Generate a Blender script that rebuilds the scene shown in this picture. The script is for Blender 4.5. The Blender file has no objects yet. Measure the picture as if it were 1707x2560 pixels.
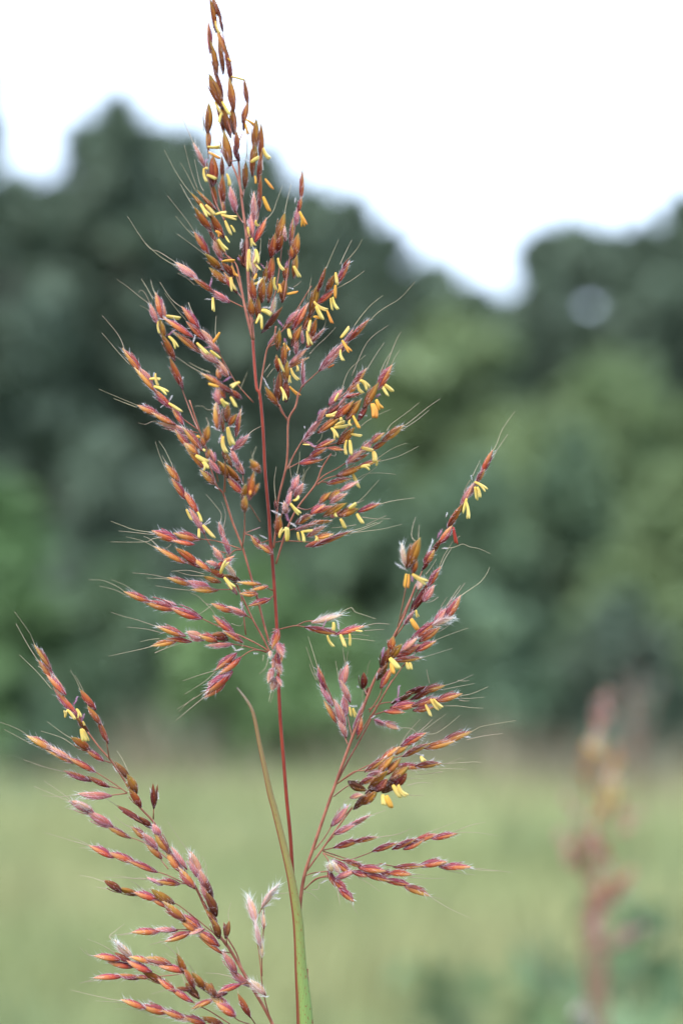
import bpy, math, random
from mathutils import Vector, Matrix, noise
R_ = math.radians
scene = bpy.context.scene
col = scene.collection
rnd = random.Random(7)

# ------------------------------------------------------------------ camera
PITCH = R_(3.5)
CAMZ = 1.35
LENS, SENS = 60.0, 22.3
D0 = 0.88
cd = bpy.data.cameras.new("camera")
cam = bpy.data.objects.new("camera", cd); col.objects.link(cam)
cam.location = (0, 0, CAMZ)
cam.rotation_euler = (math.pi / 2 + PITCH, 0, 0)
cd.sensor_fit = 'VERTICAL'; cd.sensor_height = SENS; cd.sensor_width = 14.9
cd.lens = LENS
cd.clip_start = 0.05; cd.clip_end = 3000
cd.dof.use_dof = True; cd.dof.focus_distance = D0; cd.dof.aperture_fstop = 4.2
scene.camera = cam
KPX = SENS / LENS / 2560.0
FWD = Vector((0, math.cos(PITCH), math.sin(PITCH)))
UP = Vector((0, -math.sin(PITCH), math.cos(PITCH)))
RIGHT = Vector((1, 0, 0))
def at(px, py, d):
    """world point seen at source pixel px, py, at depth d metres"""
    return Vector((0, 0, CAMZ)) + FWD * d + RIGHT * ((px - 853.5) * KPX * d) - UP * ((py - 1280) * KPX * d)

# ------------------------------------------------------------------ world, sun, exposure
SUN_EL, SUN_AZ = R_(48), R_(-150)      # behind and left of the camera, behind thin cloud
w = bpy.data.worlds.new("World"); scene.world = w; w.use_nodes = True
nt = w.node_tree; nt.nodes.clear()
sky = nt.nodes.new('ShaderNodeTexSky'); sky.sky_type = 'NISHITA'; sky.sun_disc = False
sky.sun_elevation = SUN_EL; sky.sun_rotation = SUN_AZ; sky.dust_density = 4; sky.air_density = 1.2; sky.ozone_density = 1
hsv = nt.nodes.new('ShaderNodeHueSaturation'); hsv.inputs['Saturation'].default_value = 0.45
mixc = nt.nodes.new('ShaderNodeMix'); mixc.data_type = 'RGBA'; mixc.inputs[0].default_value = 0.75
mixc.inputs[7].default_value = (7.0, 8.6, 11.2, 1)     # bright even cloud layer
bg = nt.nodes.new('ShaderNodeBackground'); bg.inputs['Strength'].default_value = 0.12
out = nt.nodes.new('ShaderNodeOutputWorld')
nt.links.new(sky.outputs[0], hsv.inputs['Color']); nt.links.new(hsv.outputs[0], mixc.inputs[6])
nt.links.new(mixc.outputs[2], bg.inputs[0]); nt.links.new(bg.outputs[0], out.inputs[0])
sd = bpy.data.lights.new("sun", 'SUN'); sd.energy = 1.5; sd.angle = R_(20); sd.color = (1, 0.96, 0.9)
sun = bpy.data.objects.new("sun", sd); col.objects.link(sun)
sdir = Vector((math.sin(SUN_AZ) * math.cos(SUN_EL), math.cos(SUN_AZ) * math.cos(SUN_EL), math.sin(SUN_EL)))
sun.rotation_euler = sdir.to_track_quat('Z', 'Y').to_euler()
scene.view_settings.view_transform = 'Standard'; scene.view_settings.look = 'None'
scene.view_settings.exposure = 1.35; scene.view_settings.gamma = 1
scene.render.engine = 'CYCLES'
scene.cycles.use_denoising = True
scene.cycles.max_bounces = 6; scene.cycles.transparent_max_bounces = 8

# ------------------------------------------------------------------ helpers
def mesh_obj(name, V, F, mats, parent=None, fm=None, smooth=True):
    me = bpy.data.meshes.new(name); me.from_pydata([tuple(v) for v in V], [], F)
    for m in mats: me.materials.append(m)
    if fm: me.polygons.foreach_set('material_index', fm)
    if smooth: me.polygons.foreach_set('use_smooth', [True] * len(F))
    me.update()
    o = bpy.data.objects.new(name, me); col.objects.link(o)
    if parent: o.parent = parent
    return o
def empty(name, loc):
    o = bpy.data.objects.new(name, None); col.objects.link(o); o.location = loc
    return o
def tag(o, label=None, cat=None, group=None, kind=None):
    if label: o['label'] = label
    if cat: o['category'] = cat
    if group: o['group'] = group
    if kind: o['kind'] = kind
    return o
def keep(o, root):
    """parent o (built in world coordinates) to root without moving it"""
    o.parent = root; o.matrix_parent_inverse = Matrix.Translation(-root.location)
    return o
def smooth_path(P, n=4):
    if len(P) < 3: return list(P)
    out = []
    for i in range(len(P) - 1):
        p0 = P[max(i - 1, 0)]; p1 = P[i]; p2 = P[i + 1]; p3 = P[min(i + 2, len(P) - 1)]
        for k in range(n):
            t = k / n
            out.append(0.5 * ((2 * p1) + (p2 - p0) * t + (2 * p0 - 5 * p1 + 4 * p2 - p3) * t * t + (3 * p1 - p0 - 3 * p2 + p3) * t ** 3))
    out.append(P[-1]); return out
def tube(V, F, P, r0, r1, seg=6, radii=None):
    n = len(P); base = len(V)
    for i, p in enumerate(P):
        d = (P[min(i + 1, n - 1)] - P[max(i - 1, 0)])
        if d.length < 1e-9: d = Vector((0, 0, 1))
        d.normalize()
        a = d.cross(Vector((0, 1, 0.13))); a = a.normalized() if a.length > 1e-4 else Vector((1, 0, 0))
        b = d.cross(a)
        r = radii[i] if radii else r0 + (r1 - r0) * i / max(n - 1, 1)
        for k in range(seg):
            t = 2 * math.pi * k / seg
            V.append(p + a * (math.cos(t) * r) + b * (math.sin(t) * r))
    for i in range(n - 1):
        for k in range(seg):
            F.append((base + i * seg + k, base + i * seg + (k + 1) % seg, base + (i + 1) * seg + (k + 1) % seg, base + (i + 1) * seg + k))
    F.append(tuple(base + k for k in range(seg))[::-1]); F.append(tuple(base + (n - 1) * seg + k for k in range(seg)))

def nodes(name):
    m = bpy.data.materials.new(name); m.use_nodes = True
    return m, m.node_tree, m.node_tree.nodes['Principled BSDF']
def translucent(m, nt, bs, colsock, amt):
    o = nt.nodes['Material Output']
    tr = nt.nodes.new('ShaderNodeBsdfTranslucent'); mx = nt.nodes.new('ShaderNodeMixShader'); mx.inputs[0].default_value = amt
    if colsock is not None: nt.links.new(colsock, tr.inputs[0])
    else: tr.inputs[0].default_value = bs.inputs['Base Color'].default_value
    nt.links.new(bs.outputs[0], mx.inputs[1]); nt.links.new(tr.outputs[0], mx.inputs[2]); nt.links.new(mx.outputs[0], o.inputs[0])
def ramp_mat(name, stops, rough=0.45, trans=0.2, vary=0.18, huev=0.02, nscale=7, mixamt=0.25, coord='Object', axis=2, spec=0.4, sat=1.0):
    """colour changes along the part's own length (object Z), broken up by noise and varied from object to object"""
    m, nt, bs = nodes(name)
    tc = nt.nodes.new('ShaderNodeTexCoord'); sep = nt.nodes.new('ShaderNodeSeparateXYZ')
    nz = nt.nodes.new('ShaderNodeTexNoise'); nz.inputs['Scale'].default_value = nscale; nz.inputs['Detail'].default_value = 3
    oi = nt.nodes.new('ShaderNodeObjectInfo')
    ma = nt.nodes.new('ShaderNodeMath'); ma.operation = 'MULTIPLY_ADD'
    nt.links.new(tc.outputs['Object'], sep.inputs[0]); nt.links.new(tc.outputs['Object'], nz.inputs['Vector'])
    nt.links.new(nz.outputs[0], ma.inputs[0]); ma.inputs[1].default_value = mixamt * 2; nt.links.new(sep.outputs[axis], ma.inputs[2])
    sb = nt.nodes.new('ShaderNodeMath'); sb.operation = 'SUBTRACT'; nt.links.new(ma.outputs[0], sb.inputs[0]); sb.inputs[1].default_value = mixamt
    cr = nt.nodes.new('ShaderNodeValToRGB'); nt.links.new(sb.outputs[0], cr.inputs[0])
    els = cr.color_ramp.elements
    while len(els) < len(stops): els.new(0.5)
    for e, (p, c) in zip(els, stops): e.position = p; e.color = (*c, 1)
    hs = nt.nodes.new('ShaderNodeHueSaturation')
    mr = nt.nodes.new('ShaderNodeMapRange'); mr.inputs['To Min'].default_value = 1.02 - vary; mr.inputs['To Max'].default_value = 1.02 + vary
    mr2 = nt.nodes.new('ShaderNodeMapRange'); mr2.inputs['To Min'].default_value = 0.5 - huev; mr2.inputs['To Max'].default_value = 0.5 + huev
    fr = nt.nodes.new('ShaderNodeMath'); fr.operation = 'FRACT'; mu = nt.nodes.new('ShaderNodeMath'); mu.operation = 'MULTIPLY'; mu.inputs[1].default_value = 17.31
    nt.links.new(oi.outputs['Random'], mr.inputs[0]); nt.links.new(oi.outputs['Random'], mu.inputs[0]); nt.links.new(mu.outputs[0], fr.inputs[0]); nt.links.new(fr.outputs[0], mr2.inputs[0])
    hs.inputs['Saturation'].default_value = sat
    nt.links.new(mr.outputs[0], hs.inputs['Value']); nt.links.new(mr2.outputs[0], hs.inputs['Hue']); nt.links.new(cr.outputs[0], hs.inputs['Color'])
    nt.links.new(hs.outputs[0], bs.inputs['Base Color'])
    bs.inputs['Roughness'].default_value = rough; bs.inputs['Specular IOR Level'].default_value = spec
    translucent(m, nt, bs, hs.outputs[0], trans)
    return m
def noise_mat(name, c1, c2, scale, rough=0.6, trans=0.0, detail=4, spec=0.3, stops=None, island=0.0):
    """two or more colours mixed by noise in world space; island varies each leaf or blade"""
    m, nt, bs = nodes(name)
    geo = nt.nodes.new('ShaderNodeNewGeometry')
    nz = nt.nodes.new('ShaderNodeTexNoise'); nz.inputs['Scale'].default_value = scale; nz.inputs['Detail'].default_value = detail
    nt.links.new(geo.outputs['Position'], nz.inputs['Vector'])
    cr = nt.nodes.new('ShaderNodeValToRGB'); nt.links.new(nz.outputs[0], cr.inputs[0])
    st = stops or [(0.35, c1), (0.65, c2)]
    els = cr.color_ramp.elements
    while len(els) < len(st): els.new(0.5)
    for e, (p, c) in zip(els, st): e.position = p; e.color = (*c, 1)
    s = cr.outputs[0]
    if island:
        hs = nt.nodes.new('ShaderNodeHueSaturation'); mr = nt.nodes.new('ShaderNodeMapRange')
        mr.inputs['To Min'].default_value = 1 - island; mr.inputs['To Max'].default_value = 1 + island
        nt.links.new(geo.outputs['Random Per Island'], mr.inputs[0]); nt.links.new(mr.outputs[0], hs.inputs['Value']); nt.links.new(s, hs.inputs['Color']); s = hs.outputs[0]
    nt.links.new(s, bs.inputs['Base Color'])
    bs.inputs['Roughness'].default_value = rough; bs.inputs['Specular IOR Level'].default_value = spec
    if trans: translucent(m, nt, bs, s, trans)
    return m

# ------------------------------------------------------------------ ground
GM = noise_mat('ground_soil_and_grass', (0.08, 0.10, 0.045), (0.16, 0.19, 0.08), 0.6, 0.9)
def ground():
    V, F = [], []; n = 60; S = 900
    for j in range(n + 1):
        for i in range(n + 1):
            x = ((i / n) * 2 - 1); y = ((j / n) * 2 - 1)
            x = math.copysign(abs(x) ** 2.2, x) * S; y = math.copysign(abs(y) ** 2.2, y) * S
            z = noise.noise(Vector((x * .05, y * .05, 0))) * 0.12 if abs(x) + abs(y) > 3 else 0
            V.append((x, y, z))
    for j in range(n):
        for i in range(n):
            a = j * (n + 1) + i; F.append((a, a + 1, a + n + 2, a + n + 1))
    tag(mesh_obj('ground', V, F, [GM]), kind='structure')
ground()

# ------------------------------------------------------------------ trees and shrubs
BARK = noise_mat('bark', (0.05, 0.04, 0.03), (0.12, 0.10, 0.08), 9, 0.9)
LEAF = {
 'dark': noise_mat('foliage_dark', (0.084, 0.120, 0.080), (0.142, 0.188, 0.128), 0.4, 0.6, 0.25, island=0.3),
 'mid': noise_mat('foliage_mid', (0.092, 0.148, 0.088), (0.150, 0.218, 0.122), 0.5, 0.6, 0.25, island=0.3),
 'light': noise_mat('foliage_light', (0.130, 0.185, 0.080), (0.182, 0.240, 0.108), 0.4, 0.6, 0.3, island=0.25),
 'lush': noise_mat('foliage_lush', (0.095, 0.175, 0.070), (0.16, 0.250, 0.100), 0.5, 0.6, 0.25, island=0.3),
}
def leaf_faces(V, F, c, s, r):
    n = Vector((r.gauss(0, 1), r.gauss(0, 1), r.gauss(0, 1) + .5)).normalized()
    a = n.orthogonal().normalized(); a.rotate(Matrix.Rotation(r.uniform(0, 6.28), 3, n)); b = n.cross(a)
    k = len(V); w = s * r.uniform(.35, .6)
    V.extend([c - a * s, c - b * w + n * s * .15, c + a * s, c + b * w + n * s * .1]); F.append((k, k + 1, k + 2, k + 3))
def tree(name, label, cat, px, top, base_d, halfw, kind, leaves, leaf=0.22, low=None, group=None, seed=0, flat=1.0, clumps=None):
    """px, top: where its crown's top stands in the view; halfw: half width of the crown in px; base_d: distance"""
    r = random.Random(seed * 13 + 5)
    tp = at(px, top, base_d); hw = halfw * KPX * base_d; H = tp.z
    root = empty(name, (tp.x, tp.y, 0)); tag(root, label, cat, group)
    X, Y = tp.x, tp.y
    low = low if low is not None else 0.18
    # trunk with limbs
    V, F = [], []
    pts = [Vector((X + r.uniform(-.1, .1) * i, Y + r.uniform(-.1, .1) * i, H * .8 * i / 5)) for i in range(6)]
    pts[0] = Vector((X, Y, -0.1))
    r0 = 0.02 * H + .02
    tube(V, F, smooth_path(pts), r0, r0 * .2, 8)
    ends = []
    for i in range(9 if H > 3 else 5):
        t = r.uniform(.15 + low, .9); p = pts[0].lerp(pts[-1], t)
        an = r.uniform(0, 6.28); L = hw * r.uniform(.4, .85) * math.sin(math.pi * min(1, .25 + t * .7))
        q = p + Vector((math.cos(an) * L, math.sin(an) * L, L * r.uniform(.3, .8)))
        tube(V, F, smooth_path([p, p.lerp(q, .5) + Vector((0, 0, -L * .06)), q]), r0 * .35, r0 * .08, 5)
        ends.append(q)
    keep(mesh_obj('trunk', V, F, [BARK]), root)
    # crown: clumps through the volume, uneven outline
    V, F = [], []
    nc = clumps or 80
    cl = []
    tip = r.uniform(-.15, .15) * hw
    for i in range(nc):
        t = r.random() ** .75                       # height within the crown, 1 = top
        env = min(1.0, ((1 - t) / .45)) ** (.62 if 'pointed top' in label else .5)
        if t < .15 and low > .05: env *= .6 + 2.6 * t
        cr_ = hw * r.uniform(.20, .34) * (.45 + .55 * env)
        rad = max(0, hw * env - cr_ * .5) * (r.random() ** .5)
        an = r.uniform(0, 6.28)
        z = H * (low + (1 - low) * t) - cr_ * .6
        cl.append((Vector((X + tip * t + math.cos(an) * rad, Y + math.sin(an) * rad * flat, max(z, cr_ * .4))), cr_))
    cl.append((Vector((X + tip, Y, H - hw * .10)), hw * .11)); cl.append((Vector((X + tip, Y, H - hw * .26)), hw * .2))
    tot = sum(c[1] ** 2 for c in cl)
    for c, cr_ in cl:
        for k in range(int(leaves * cr_ ** 2 / tot) + 3):
            d = Vector((r.gauss(0, 1), r.gauss(0, 1), r.gauss(0, 1))).normalized() * cr_ * 1.3 * (r.random() ** .62)
            d.z *= .75
            q = c + d
            if q.z < .05: q.z = .05 + r.random() * .3
            leaf_faces(V, F, q, leaf * r.uniform(.6, 1.3), r)
    keep(mesh_obj('crown', V, F, [LEAF[kind]], smooth=False), root)
    return root
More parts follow.
